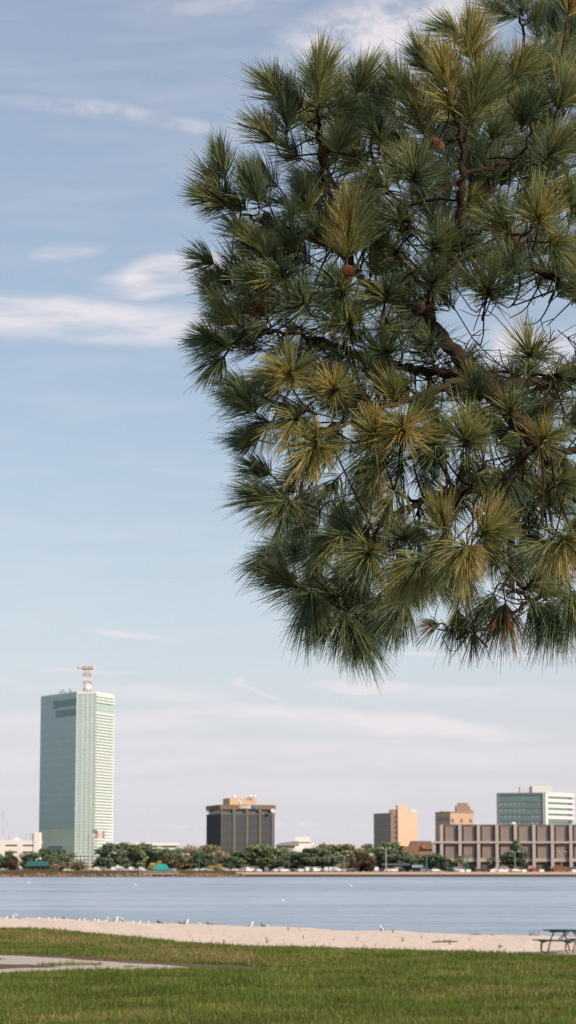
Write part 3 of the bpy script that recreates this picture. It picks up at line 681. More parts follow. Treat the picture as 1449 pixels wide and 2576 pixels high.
def dark_block():
    A = (-31.4, 1120.0); Lc = (-38.95, 1147.0); Rr = (-5.75, 1127.2); D = (Rr[0] + Lc[0] - A[0], Rr[1] + Lc[1] - A[1])
    zt = zat(2024.5, 1122); root = thing("office_block", (-20, 1135, LAND), "dark glass office block with brown piers, tan penthouse and white lettering", "office building")
    cx = sum(p[0] for p in (A, Lc, Rr, D)) / 4; cy = sum(p[1] for p in (A, Lc, Rr, D)) / 4
    ins = lambda d: [(p[0] + (cx - p[0]) * d, p[1] + (cy - p[1]) * d) for p in (Lc, A, Rr, D)]
    zf = zat(2036, 1122); zl1 = zat(2045, 1122); zl0 = zat(2049, 1122)
    m = MB(); m.prism(ins(.03), LAND, zl0 + .3); m.build("curtain_wall", M_BRONZE, root)
    m = MB(); m.prism(ins(.09), zl0 + .3, zf); m.build("recessed_gallery", M_BRONZE, root)
    m = MB(); m.prism(ins(.0), zf, zt); m.prism(ins(.06), zt, zt + .05); m.build("roof_fascia", M_FASC, root)
    m = MB(); m.prism(ins(.012), zl0, zl1 - .15); m.build("ledge", M_PIER, root)
    for P, Q, us in ((A, Rr, [(330, 385), (570, 620), (805, 855), (1040, 1090), (1270, 1320)]), (Lc, A, [(0.93, 1.0)])):
        w_ = math.dist(P, Q)
        for a, b in us:
            if P is A: u0, u1 = max(0.35, (a - 345) / 1005 * w_), (b - 345) / 1005 * w_
            else: continue
            m = MB(); m.face_box(P, Q, u0 + .12, u1 - .12, LAND, zl0, -1, .12); m.face_box(P, Q, u0, u1, zl1 - .15, zf, -1.6, .1); m.build("pier", M_PIER, root)
        mm = MB(); k = 40 if P is A else 36
        for j in range(1, k):
            u = w_ * j / k; mm.face_box(P, Q, u - .07, u + .07, LAND, zl0, -.9, .12 - .25)
        z = LAND + 3.4
        while z < zl0 - 1: mm.face_box(P, Q, .5, w_ - .5, z, z + .35, -.9, -.22); z += 3.75
        mm.build("mullion_grid", M_MULL, root)
    # penthouse
    x0, x1 = xat(577.5, 1130), xat(646, 1130); zp = zat(2007.5, 1130); tdx = Vector((Rr[0] - A[0], Rr[1] - A[1])).normalized()
    nd = Vector((-tdx.y, tdx.x)); p0 = Vector((x0, 1129.5)); p1 = p0 + tdx * (x1 - x0) / tdx.x
    m = MB(); m.prism([tuple(p0), tuple(p1), tuple(p1 + nd * 13), tuple(p0 + nd * 13)], zt, zp)
    for k in range(1, 8): m.face_box(p0, p1, (p1 - p0).length * k / 8 - .06, (p1 - p0).length * k / 8 + .06, zt, zp - .3, -.1, .08)
    m.build("penthouse", M_PENT, root)
    # dishes and drum aerials
    for k, (px, py, r, Y) in enumerate(((588, 2004.5, .85, 1131), (629, 2003.8, .8, 1131), (640, 2004.5, .7, 1131))):
        o = thing("satellite_dish", (xat(px, Y), Y, zp), ("white satellite dish at the left end", "white satellite dish second from the right end", "smaller white satellite dish at the right end")[k] + " of the tan penthouse roof", "satellite dish", "dishes on the penthouse roof")
        z = zat(py, Y)
        d = MB(); d.ball((0, 0, 0), (r * 1.15, r * .35, r * .85), 12, 8); d.xform(Matrix.Translation((xat(px, Y), Y, z + .1)) @ Matrix.Rotation(R(-28), 4, 'Y') @ Matrix.Rotation(R(20), 4, 'X')); d.build("dish", M_DISH, o, smooth=True)
        d = MB(); d.tube([(xat(px, Y), Y + .2, zp - .05), (xat(px, Y), Y + .2, z)], .12, 6); d.build("post", M_MULL, o)
    o = thing("satellite_dish", (xat(603, 1125), 1125, zt), "tilted white satellite dish in front of the tan penthouse", "satellite dish", "dishes on the penthouse roof")
    d = MB(); d.ball((0, 0, 0), (.95, .3, .65), 12, 8); d.xform(Matrix.Translation((xat(603, 1125), 1125, zt + 1.25)) @ Matrix.Rotation(R(30), 4, 'Y')); d.build("dish", M_DISH, o, smooth=True)
    d = MB(); d.tube([(xat(601, 1125), 1125.2, zt), (xat(603, 1125), 1125.2, zt + 1.2)], .12, 6); d.build("post", M_MULL, o)
    for px, py, Y, nm, r in ((524, 2039, 1143, "left corner", .82), (686, 2039, 1124.3, "right corner", .95), (530.5, 2030, 1139, "upper left wall", .6)):
        z = zat(py, Y); x = xat(px, Y); o = thing("drum_aerial", (x, Y - .6, z), "round white drum aerial mounted at the %s of the dark office block" % nm, "antenna")
        d = MB(); d.tube([(x, Y + .2, z), (x, Y - .6, z)], r, 14); d.build("drum", M_DISH, o); d = MB(); d.tube([(x, Y + 1.8, z), (x, Y + .2, z)], .15, 6); d.build("bracket", M_MULL, o)
    # lettering and octagon mark on the fascia
    sign = thing("wall_sign", (xat(625, 1122), 1121, zf), "white raised lettering with blue octagon mark on the dark office block", "sign")
    w_ = math.dist(A, Rr); nrm = Vector((tdx.y, -tdx.x)); uu = (676 - 345) / 1005 * w_ + .3
    Pp = Vector(A) + tdx * uu + nrm * .25; hh = (zt - zf)
    M_LETTER = mat("white_letter", (.9, .9, .9), .5, .02)
    text_mesh("lettering", "CHASE", hh * .82, Pp, tdx, zf + hh * .26, M_LETTER, sign, .15)
    cu_ = Vector(A) + tdx * ((958 - 345) / 1005 * w_ + .35) + nrm * .3; zc = zf + hh * .55; r = hh * .42
    m = MB()
    for k in range(4):   # octagon ring made of four equal wedges around a square opening
        a = R(22.5 + 90 * k); q = []
        for rad_, ang in ((r, a), (r, a + R(45)), (r, a + R(90) - R(6)), (r * .42, a + R(58)), (r * .42, a + R(-28))):
            q.append((math.cos(ang) * rad_, math.sin(ang) * rad_))
        vv = []
        for dd in (0, .2): vv += [tuple(Vector((cu_.x + tdx.x * a_ + nrm.x * dd, cu_.y + tdx.y * a_ + nrm.y * dd, zc + b_))) for a_, b_ in q]
        n = len(q); m.add(vv, [(i, (i + 1) % n, n + (i + 1) % n, n + i) for i in range(n)] + [tuple(range(n, 2 * n)), tuple(range(n - 1, -1, -1))])
    m.build("octagon_mark", mat("blue_mark", (.05, .24, .50), .5, .03), sign)
dark_block()

def white_block():
    Y = 1210; root = thing("white_building", (xat(752, Y), Y + 8, LAND), "white stepped concrete building with grey roof right of the dark office block", "building")
    z = lambda py: zat(py, Y); X = lambda px: xat(px, Y)
    m = MB(); m.box(X(742), X(781), Y + 2, Y + 18, z(2118), z(2105)); m.build("upper_storey", M_WHITE, root)
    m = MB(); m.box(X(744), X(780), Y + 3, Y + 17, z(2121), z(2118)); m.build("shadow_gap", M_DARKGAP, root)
    m = MB(); m.box(X(742), X(792), Y, Y + 20, z(2136), z(2121)); m.build("middle_storey", M_WHITE, root)
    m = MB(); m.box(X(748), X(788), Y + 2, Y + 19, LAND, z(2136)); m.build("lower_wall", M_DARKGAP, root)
    m = MB(); m.box(X(725), X(760), Y - 5, Y + 1.4, LAND + 4, z(2134)); m.box(X(768), X(772), Y - .5, Y + 2, LAND, z(2136)); m.box(X(784), X(790), Y - .5, Y + 2, LAND, z(2136)); m.build("stair_block", M_WHITE, root)
    m = MB(); m.box(X(733), X(742), Y + 3, Y + 12, z(2133), z(2121)); m.build("window", M_TEALD, root)
    g = thing("grey_roofed_house", (xat(715, 1180), 1185, LAND), "low pale house with grey sloping roof between dark office block and white building", "house")
    a, b = xat(695, 1180), xat(737, 1180); zz = lambda py: zat(py, 1180)
    m = MB(); m.box(a, b, 1181, 1195, LAND, zz(2128)); m.build("wall", mat("lilac_wall", (.42, .36, .36), .85, .1), g)
    m = MB(); m.prism([(a - .3, 1180), (b + 3, 1180), (b + 3, 1196), (a - .3, 1196)], zz(2128), zz(2126)); m.add([(a - .3, 1180, zz(2126)), (b + 3, 1180, zz(2126)), (b + 3, 1196, zz(2126)), (a - .3, 1196, zz(2126)), (b + 2.5, 1184, zz(2115)), (b + 2.5, 1192, zz(2115)), (a + 1.5, 1186, zz(2121)), (a + 1.5, 1190, zz(2121))], [(0, 1, 4, 6), (2, 3, 7, 5), (6, 4, 5, 7), (0, 6, 7, 3), (1, 2, 5, 4)])
    m.build("roof", mat("grey_shingle", (.25, .23, .215), .9, .15, 1), g)
white_block()

M_BRK = mat("tan_brick", (0.78, 0.555, 0.41), .85, .10, .4); M_BRKD = mat("brown_and_shaded_brick", (0.36, 0.26, 0.20), .85, .12, .4); M_WIND = glass("dark_window", (.13, .135, .145), .3)
def brick_office():
    Y = 1300; z = lambda py: zat(py, Y); A = (xat(984, Y), Y); 
    root = thing("brick_office", (xat(1000, Y), Y + 15, LAND), "tan brick office block with dark window bands and a taller plain shaft", "office building")
    Lc = (xat(940.7, Y + 18), Y + 18.0); zt = z(2045)
    Bk = (xat(1001, Y), Y)
    m = MB(); m.prism([Lc, A, (A[0] + .1, Y + 14), (Lc[0] + 4, Y + 30)], LAND, zt); m.build("wing_wall", M_BRKD, root)  # shade of the left face painted in with a darker brick
    w_ = math.dist(Lc, A)
    for k in range(6):
        m = MB(); za = zat(2052 + k * 16.3, Y + 9); m.face_box(Lc, A, .8, w_ - .3, za - 1.9, za, -.3, .06); m.build("window_band", M_WIND, root)
    m = MB(); m.box(A[0], xat(1001.5, Y), Y + .3, Y + 20, LAND, z(2036)); m.build("stair_wall", M_BRKD, root)
    for k in range(7): m = MB(); m.box(A[0] + 1.8, A[0] + 3.2, Y + .2, Y + .4, z(2058 + k * 13), z(2052 + k * 13)); m.build("window", M_WIND, root)
    x0, x1 = xat(1001.5, Y), xat(1026, Y); x2 = xat(1050.5, Y + 4)
    m = MB(); m.prism([(x0, Y - .3), (x1, Y + 1), (x1, Y + 22), (x0, Y + 22)], z(2128), z(2024.5)); m.build("shaft", M_BRK, root)
    m = MB(); m.prism([(x1, Y + 1.0), (x2, Y + 2.4), (x2, Y + 22), (x1, Y + 22)], z(2128), z(2041.5)); m.build("main_wall", M_BRK, root)
    m = MB()
    for k in range(5):
        za = z(2062 + k * 13.5)
        for j in range(6): m.face_box((x1 - 2, Y + .88), (x2, Y + 2.4), 1.5 + j * .95, 1.95 + j * .95, za - .35, za, -.1, .05)
    m.build("slit_window", mat("brick_shadow", (.40, .27, .17), .9), root)
    m = MB(); m.box(x0 + 1, x2 - 1.2, Y + 2.6, Y + 20, LAND, z(2128)); m.build("lower_wall", M_BRKD, root)
    m = MB(); m.box(xat(1016, Y), xat(1032, Y), Y - .2, Y + 2.6, LAND, z(2128)); m.build("entrance_pier", mat("orange_wall", (.60, .30, .12), .8, .1), root)
    m = MB(); m.box(x1 + 2.5, x2 - .5, Y + 6, Y + 12, z(2041.5), z(2037)); m.build("roof_hut", M_WHITE, root)
    for px, py in ((946, 2027), (984, 2013), (1040, 2033)):
        m = MB(); x = xat(px, Y + 10); m.tube([(x, Y + 10, z(2046)), (x, Y + 10, z(py))], .09, 4); m.build("aerial", M_WSTEEL, root)
brick_office()

def hotel():
    Y = 1340; z = lambda py: zat(py, Y); A = (xat(1134, Y), Y); Lc = (xat(1096, Y + 16), Y + 16.0); Rr = (xat(1193.5, Y + 5), Y + 5.0); D = (Rr[0] - 5, Y + 22)
    root = thing("brick_hotel", (xat(1145, Y), Y + 12, LAND), "old tan brick building with stepped roof tower behind the civic hall", "building")
    zt = z(2044.5); m = MB(); m.prism([Lc, A, Rr, D], LAND, zt); m.build("wall", mat("old_brick", (.58, .395, .285), .9, .12, .3), root)
    m = MB(); m.prism([(p[0] * 1 + (0), p[1] - .25) for p in (Lc, A, Rr)] + [D], zt, zt + .7); m.build("cornice", M_BRKD, root)
    x0, x1 = xat(1148, Y + 8), xat(1184, Y + 8); m = MB(); m.box(x0, x1, Y + 7, Y + 15, zt, z(2026)); m.box(x0 + 1.3, x1 - 1.2, Y + 8, Y + 14, z(2026), z(2018.5)); m.build("roof_tower", M_BRKD, root)
    m = MB(); m.box(x0 + .4, x1 + 1.5, Y + 6, Y + 7, zt, zt + 1.8); m.box(xat(1112, Y), xat(1120, Y), Y + 10, Y + 14, zt, zt + 1.2); m.build("roof_hut", M_BRKD, root)
    w_ = math.dist(A, Rr)
    for row in range(2):
        for px in (1140, 1162, 1185):
            u = (px - 1134) / 59.5 * w_; m = MB(); za = z(2060 + row * 12.5); m.face_box(A, Rr, u - .8, u + .8, za - 2.0, za, -.3, .05); m.build("window", M_WIND, root)
    w_ = math.dist(Lc, A); m = MB(); m.face_box(Lc, A, 1.5, w_ - 1, zat(2065, Y + 8), zat(2057, Y + 8), -.3, .05); m.build("window_band", M_WIND, root)
hotel()

def glass_office():
    Y = 1240; z = lambda py: zat(py, Y); A = (xat(1374, Y), Y); Lc = (xat(1253, Y + 7), Y + 7.0); Rr = (xat(1445.5, Y + 22), Y + 22.0); D = (Rr[0] - 22, Rr[1] + 8)
    root = thing("glass_office", (xat(1350, Y), Y + 15, LAND), "white framed office building with teal glass bands behind the civic hall", "office building")
    M_FRAME = mat("white_frame", (.74, .72, .72), .6, .04, .2); M_TG = glass("teal_window_glass", (.17, .265, .265), .12, .1, .9, .35); M_SP = mat("dark_grey_spandrel", (.22, .26, .275), .5, .08, .3)
    zt = z(1994.5); m = MB(); m.prism([(Lc[0] + .5, Lc[1] + .5), (A[0], A[1] + .5), (Rr[0] - .8, Rr[1] + .2), D], LAND, zt - .3); m.build("core", M_SP, root)
    wl = math.dist(Lc, A); wr = math.dist(A, Rr)
    for k in range(7):
        za = zat(2001 + k * 16.2, Y + 4); m = MB(); m.face_box(Lc, A, .8, wl - 1.2, za - 2.0, za, -.6, .02); m.build("window_band", M_TG, root)
        m = MB(); m.face_box(Lc, A, .4, wl - 1.0, za, za + 1.3, -.6, .25); m.build("spandrel", M_SP, root)
        if k < 5:
            zb = zat(1996.5 + k * 14.2, Y + 8); m = MB(); m.face_box(A, Rr, .4, wr, zb - 1.5, zb + .1, -.8, .5); m.build("white_band", M_FRAME, root)
            m = MB(); m.face_box(A, Rr, .6, wr - 1.2, zb - 3.1, zb - 1.5, -.8, -.12); m.build("window_band", M_TG, root)
            m = MB(); m.face_box(A, Rr, wr * .82, wr * .95, zb - 3.0, zb - 1.5, -.4, .05); m.build("dark_bay", M_WIND, root)
    m = MB(); rr_ = random.Random(4)
    for row in range(1, 5):   # lit ceilings behind the glass, painted on as pale patches
        for j in range(9):
            if rr_.random() < .75:
                u = 1.5 + j * (wl - 4) / 9; za = zat(2001 + row * 16.2, Y + 4); m.face_box(Lc, A, u, u + 1.1, za - 1.5, za - .5, -.3, .05)
    m.build("painted_lit_ceiling", mat("lit_ceiling_tint", (.30, .44, .42), .5, .2), root)
    m = MB(); m.face_box(A, Rr, -.6, 1.6, LAND, zt + .2, -1, .6); m.face_box(Lc, A, wl - 1.0, wl + .0, LAND, zt + .2, -.5, .55); m.build("corner_column", M_FRAME, root)
    m = MB(); m.face_box(Lc, A, -.3, .8, LAND, zt, -.5, .4); m.face_box(Lc, A, -.3, wl, zt - .7, zt + .2, -.8, .45); m.build("edge_frame", mat("grey_frame", (.26, .28, .30), .6), root)
    m = MB(); m.face_box(A, Rr, 0, wr + .3, zt - .8, zt + .3, -.8, .6); m.build("roof_edge", M_FRAME, root)
    m = MB(); m.box(xat(1341, Y + 10), xat(1391, Y + 10), Y + 9, Y + 19, zt, z(1975)); m.build("roof_plant_room", M_FRAME, root)
    m = MB(); m.box(xat(1311, Y + 10), xat(1341, Y + 10), Y + 10, Y + 17, zt, z(1977)); m.build("roof_screen", mat("pale_screen", (.62, .62, .63), .5), root)
glass_office()

def civic():
    Y = 1062.0; z = lambda py: zat(py, Y); X = lambda px: xat(px, Y)
    root = thing("civic_hall", (X(1350), Y + 20, LAND), "long low hall with mauve panels between white columns on the right shore", "civic hall")
    M_PAN = mat("mauve_panel", (.265, .210, .190), .85, .09, 1.2, streak=(9, 1, .6)); M_COLW = mat("white_column", (.45, .39, .375), .75, .06, .5)
    xe = X(2300); M_CG = mat("recess_glass", (.155, .15, .135), .7, .15, .3, spec=.2)
    zt, zs1, zs0, zb1, zb0 = z(2074), z(2116.5), z(2121.5), z(2159), z(2168)
    kx = (Y + 60) / Y; m = MB(); m.prism([(X(1107), Y + 2.0), (xe, Y + 2.0), (xe, Y + 60), (X(1107) * kx + .5, Y + 60)], zs1, zt - .2); m.prism([(X(1098), Y + 3.0), (xe, Y + 3), (xe, Y + 60), (X(1098) * kx + .5, Y + 60)], LAND, zs0); m.build("recess_wall", M_CG, root)
    m = MB(); m.prism([(X(1106), Y + .8), (xe, Y + .8), (xe, Y + 61), (X(1106) * kx + .5, Y + 61)], zt - .75, zt); m.build("roof_edge", mat("brown_edge", (.16, .13, .12), .8), root)
    m = MB(); m.prism([(X(1090), Y - .6), (xe, Y - .6), (xe, Y + 61), (X(1090) * kx + .5, Y + 61)], zs0, zs1); m.build("floor_slab", M_COLW, root)
    m = MB(); m.box(X(1118), xe, Y + .9, Y + 3, zb0, zb1); m.build("balcony_wall", mat("beige_balcony", (.42, .36, .31), .85, .08), root)
    px = 1111.5; i = 0
    while px < 2300:
        for za, zb in ((zs1, zt - .1), (LAND, zs0)):
            m = MB(); m.box(X(px) - .72, X(px) + .72, Y - .35, Y + 1.6, za, zb); m.build("column", M_COLW, root)
        for za, zb in ((zs1, zt - .75), (zb1, zs0)):
            m = MB(); a, b = X(px + 9.5), X(px + 39); m.box(a, b, Y + 1.0, Y + 2.6, za, zb); m.build("wall_panel", M_PAN, root)
        if i % 3 != 1:
            m = MB(); m.box(X(px + 8), X(px + 40), Y + 2.2, Y + 3.2, LAND, zb0 - .2); m.build("ground_panel", mat("dim_wall", (.12, .10, .10), .9), root)
        px += 46.55; i += 1
    m = MB(); m.box(X(1092) - .6, X(1092) + .6, Y - .2, Y + 1.2, LAND, zs0); m.build("column", M_COLW, root)
    m = MB(); m.ball((X(1294), Y + 2, zt + .5), (1.1, .5, .6), 10, 6); m.build("roof_dish", M_DISH, root, smooth=True)
civic()

def brick_row():
    Y = 1160; z = lambda py: zat(py, Y); X = lambda px: xat(px, Y)
    root = thing("brick_row_house", (X(1050), Y + 8, LAND), "low orange brick building with dark brown roofs left of the civic hall", "building")
    MO = mat("orange_brick", (.36, .20, .115), .85, .15, .6); MR = mat("dark_brown_roof", (.20, .115, .08), .9, .2, .6)
    m = MB(); m.box(X(1022), X(1094), Y + 6, Y + 20, LAND, z(2136)); m.box(X(1030), X(1052), Y - 1, Y + 6, LAND, z(2150)); m.build("wall", MO, root)
    m = MB(); m.prism([(X(1030), Y + 5), (X(1095), Y + 5), (X(1095), Y + 21), (X(1030), Y + 21)], z(2136), z(2115), top=[(X(1038), Y + 8), (X(1088), Y + 8), (X(1088), Y + 19), (X(1038), Y + 19)]); m.build("roof", MR, root)
    m = MB(); m.prism([(X(1010), Y - 2), (X(1056), Y - 2), (X(1056), Y + 4.5), (X(1010), Y + 4.5)], z(2150), z(2130), top=[(X(1014), Y + 1), (X(1052), Y + 1), (X(1052), Y + 4), (X(1014), Y + 4)]); m.build("roof", MR, root)
    m = MB(); m.box(X(1050), X(1056), Y + 7, Y + 8.2, z(2127), z(2117)); m.build("dormer", MO, root); m = MB(); m.box(X(1063), X(1072), Y + 4.8, Y + 6.4, z(2134), z(2126)); m.build("dormer", MO, root)
    g = thing("pale_house", (xat(925, 1250), 1255, LAND), "pinkish low building peeping above the trees left of the brick office", "building")
    m = MB(); a, b = xat(910, 1250), xat(938, 1250); m.box(a, b, 1250, 1262, LAND, zat(2128, 1250)); m.build("wall", mat("pink_wall", (.45, .33, .28), .9), g)
    m = MB(); m.prism([(a - .5, 1249), (b + .5, 1249), (b + .5, 1263), (a - .5, 1263)], zat(2128, 1250), zat(2122, 1250), top=[(a + 2, 1254), (b - 2, 1254), (b - 2, 1258), (a + 2, 1258)]); m.build("roof", mat("pink_roof", (.36, .24, .20), .9), g)
brick_row()

# pavilions and shelters on the far bank
def shelter(px0, px1, py0, py1, Y, label, roofc, wallc=None, name="shelter", hip=True):
    x0, x1 = xat(px0, Y), xat(px1, Y); ze, zr = zat(py1, Y), zat(py0, Y); d = (x1 - x0) * .6; cx = (x0 + x1) / 2
    root = thing(name, (cx, Y + d / 2, LAND), label, "pavilion")
    k = (x1 - x0) * (.28 if hip else .02)
    m = MB(); m.prism([(x0, Y), (x1, Y), (x1, Y + d), (x0, Y + d)], ze - .3, ze); m.prism([(x0 - .1, Y - .1), (x1 + .1, Y - .1), (x1 + .1, Y + d + .1), (x0 - .1, Y + d + .1)], ze, zr, top=[(x0 + k, Y + d * .4), (x1 - k, Y + d * .4), (x1 - k, Y + d * .6), (x0 + k, Y + d * .6)])
    m.build("roof", mat("%s_roof_paint" % name, roofc, .6, .1), root)
    for sx in (.08, .36, .64, .92):
        for yy in (.1, .9):
            m = MB(); m.tube([(x0 + (x1 - x0) * sx, Y + d * yy, LAND - .8), (x0 + (x1 - x0) * sx, Y + d * yy, ze - .3)], .16, 6); m.build("post", M_WHITE if wallc is None else mat("post_paint", wallc, .8), root)
    if wallc: m = MB(); m.box(x0 + .6, x1 - .6, Y + .8, Y + d - .6, LAND, ze - .3); m.build("wall", mat("%s_wall" % name, wallc, .9, .2), root)
    return root
shelter(386, 427, 2174, 2187, 996, "bright turquoise hipped pavilion roof on white posts at the far bank", (.01, .34, .30), name="turquoise_pavilion")
shelter(66, 119, 2166, 2178, 1010, "long low shelter with dark teal roof and brown walls on the far bank", (.03, .12, .115), (.085, .06, .05), name="teal_shelter", hip=False)
shelter(1072 - 35, 1064, 2176, 2181, 1030, "low picnic shelter with pale blue roof left of the civic hall", (.25, .34, .40), (.05, .06, .07), name="park_shelter", hip=False)
shelter(962, 1034, 2172, 2176, 1040, "long low dark roofed shelter below the brick office", (.11, .12, .13), (.045, .05, .055), name="long_shelter", hip=False)
shelter(992 - 62, 1023 - 85 + 2, 2146, 2152, 1080, "small pale green roofed shelter in front of the trees left of the brick office", (.30, .42, .36), (.20, .17, .14), name="green_roofed_shelter", hip=False)

# boardwalk deck below the turquoise pavilion
m = MB(); Yd = SHORE - 1.5; x0, x1 = xat(351, Yd), xat(450, Yd)
dk = thing("boardwalk", ((x0 + x1) / 2, Yd, WZ), "pale grey boardwalk deck along the water below the turquoise pavilion", "boardwalk")
m.prism([(x0, Yd + 1), (x1, Yd - 1), (x1, Yd + 8), (x0, Yd + 8)], LAND - .9, LAND - .35); m.build("deck", mat("grey_decking", (.42, .37, .35), .9, .15, .6), dk)
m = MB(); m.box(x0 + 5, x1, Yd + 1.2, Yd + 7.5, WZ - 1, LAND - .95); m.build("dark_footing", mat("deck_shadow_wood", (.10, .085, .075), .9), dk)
m = MB(); m.tube([(x0, Yd + .9, LAND + .3), (x1, Yd - .9, LAND + .3)], .06, 5)
for k in range(12): xx = x0 + (x1 - x0) * k / 11; yy = Yd + 1 - 2 * k / 11 - .05; m.tube([(xx, yy, LAND - .4), (xx, yy, LAND + .3)], .05, 5)
m.build("railing", M_WSTEEL, dk)

# seawall on the right
xs = xat(594, SHORE); sw = thing("seawall", (xs + 70, SHORE, WZ), "long tan concrete seawall with a dark foot along the far shore", "seawall")
m = MB(); m.box(xs, 480, SHORE - .6, SHORE + 2, WZ + 1.05, LAND + .12); m.build("coping", mat("tan_concrete", (.50, .37, .29), .85, .12, .4, streak=(.3, 1, 3)), sw)
m = MB(); m.box(xs - 2, 480, SHORE - .3, SHORE + 2, WZ - 1, WZ + 1.05); m.build("dark_foot", mat("dark_concrete", (.10, .075, .06), .8, .25, .5), sw)  # lower course darker than the coping
# strip of dry lawn behind the seawall
m = MB(); m.add([(-200, SHORE + 2.2, LAND + .05), (200, SHORE + 2.2, LAND + .05), (200, SHORE + 22, LAND + .05), (-200, SHORE + 22, LAND + .05)], [(0, 1, 2, 3)]); tag(m.build("shore_lawn", mat("shore_lawn_grass", (.15, .15, .06), .95, .35, .2)), kind='structure')
# rocky bank on the left
V = []; nx = 120
for i in range(nx + 1):
    x = -190 + (xs + 4 + 190) * i / nx
    for y, z in ((SHORE - 4.5, WZ - .6), (SHORE - 3, WZ + .25), (SHORE - 1.2, WZ + 1.0), (SHORE + 1.5, LAND - .1), (SHORE + 5, LAND + .1)):
        V.append((x, y + .8 * math.sin(x * .21) + .5 * math.sin(x * .57), z + .12 * math.sin(x * 1.7 + y)))
m = MB(); m.add(V, [(i * 5 + k, (i + 1) * 5 + k, (i + 1) * 5 + k + 1, i * 5 + k + 1) for i in range(nx) for k in range(4)]); tag(m.build("bank", mat("earth_bank", (.13, .095, .07), .95, .35, .4), smooth=False), kind='structure')
m = MB(); r_ = random.Random(5)
for i in range(620):
    x = r_.uniform(-185, xs + 3); f_ = r_.random(); y = SHORE - 3.6 + f_ * 3.4 + .8 * math.sin(x * .21); z = WZ + .05 + f_ * 1.35; s = r_.uniform(.25, .65); col_ = r_.choice(((.8, .7, .6), (1.4, 1.1, .9), (.5, .45, .4), (1, .9, .8)))
    m.ball((x, y, z), (s * r_.uniform(.9, 1.6), s, s * r_.uniform(.5, .9)), 6, 4, c=col_)
rk = m.build("rocks", mat("riprap", (.26, .20, .165), .9, .25, 1.5, tint=True)); tag(rk, "rough brown boulders piled along the left far bank", "rocks", kind='stuff')

# ------------------------------------------------------------------ far trees
CROWN = {  # leaf colours raised to stand in for distance haze
 'dark': crown_mat("dark_green_leaves", (0.131, 0.166, 0.124), (0.237, 0.297, 0.177)),
 'green': crown_mat("green_leaves", (0.157, 0.195, 0.126), (0.321, 0.373, 0.192)),
 'olive': crown_mat("olive_leaves", (0.159, 0.168, 0.106), (0.386, 0.354, 0.200)),
 'tan': crown_mat("tan_leaves", (0.271, 0.229, 0.146), (0.635, 0.510, 0.324)),
 'yellow': crown_mat("yellow_leaves", (0.292, 0.260, 0.105), (0.720, 0.596, 0.224)),
 'rust': crown_mat("rust_leaves", (.11, .085, .06), (.26, .175, .105)),
 'brown': crown_mat("brown_leaves", (0.202, 0.161, 0.123), (0.430, 0.336, 0.232)),
 'palm': crown_mat("palm_fronds", (0.136, 0.157, 0.105), (0.364, 0.343, 0.198)),
}
M_TRUNK = mat("far_bark", (.09, .07, .055), .95, .25, 1)
def leaf_cloud(name, centers, n, size, seed):
    r = np.random.default_rng(seed); C = np.array([c[:3] for c in centers]); Rr = np.array([c[3] for c in centers]); pw = Rr ** 2 / (Rr ** 2).sum()
    k = r.choice(len(C), n, p=pw); d = r.normal(size=(n, 3)); d /= np.linalg.norm(d, axis=1)[:, None]
    rad = Rr[k] * (r.random(n) ** .33) * (1 + .12 * r.normal(size=n)); P = C[k] + d * rad[:, None] * np.array([1, 1, .85])
    a = r.normal(size=(n, 3)); a /= np.linalg.norm(a, axis=1)[:, None]; b = np.cross(a, r.normal(size=(n, 3))); b /= np.linalg.norm(b, axis=1)[:, None]
    s = size * (.6 + .8 * r.random(n))[:, None]
    V = np.stack([P - a * s, P + b * s * .7, P + a * s, P - b * s * .7], 1).reshape(-1, 3)
    light = np.clip(.35 + .4 * (rad / Rr[k] - .6) + .35 * (P[:, 2] - C[:, 2].mean()) / 5 + .22 * r.normal(size=n) + (r.random(len(C))[k] - .5) * .5, 0, 1)  # leaves painted lighter outside and on top, darker deep in the crown
    return V, np.arange(4 * n).reshape(-1, 4), np.repeat(np.repeat(light[:, None], 3, 1), 4, 0)
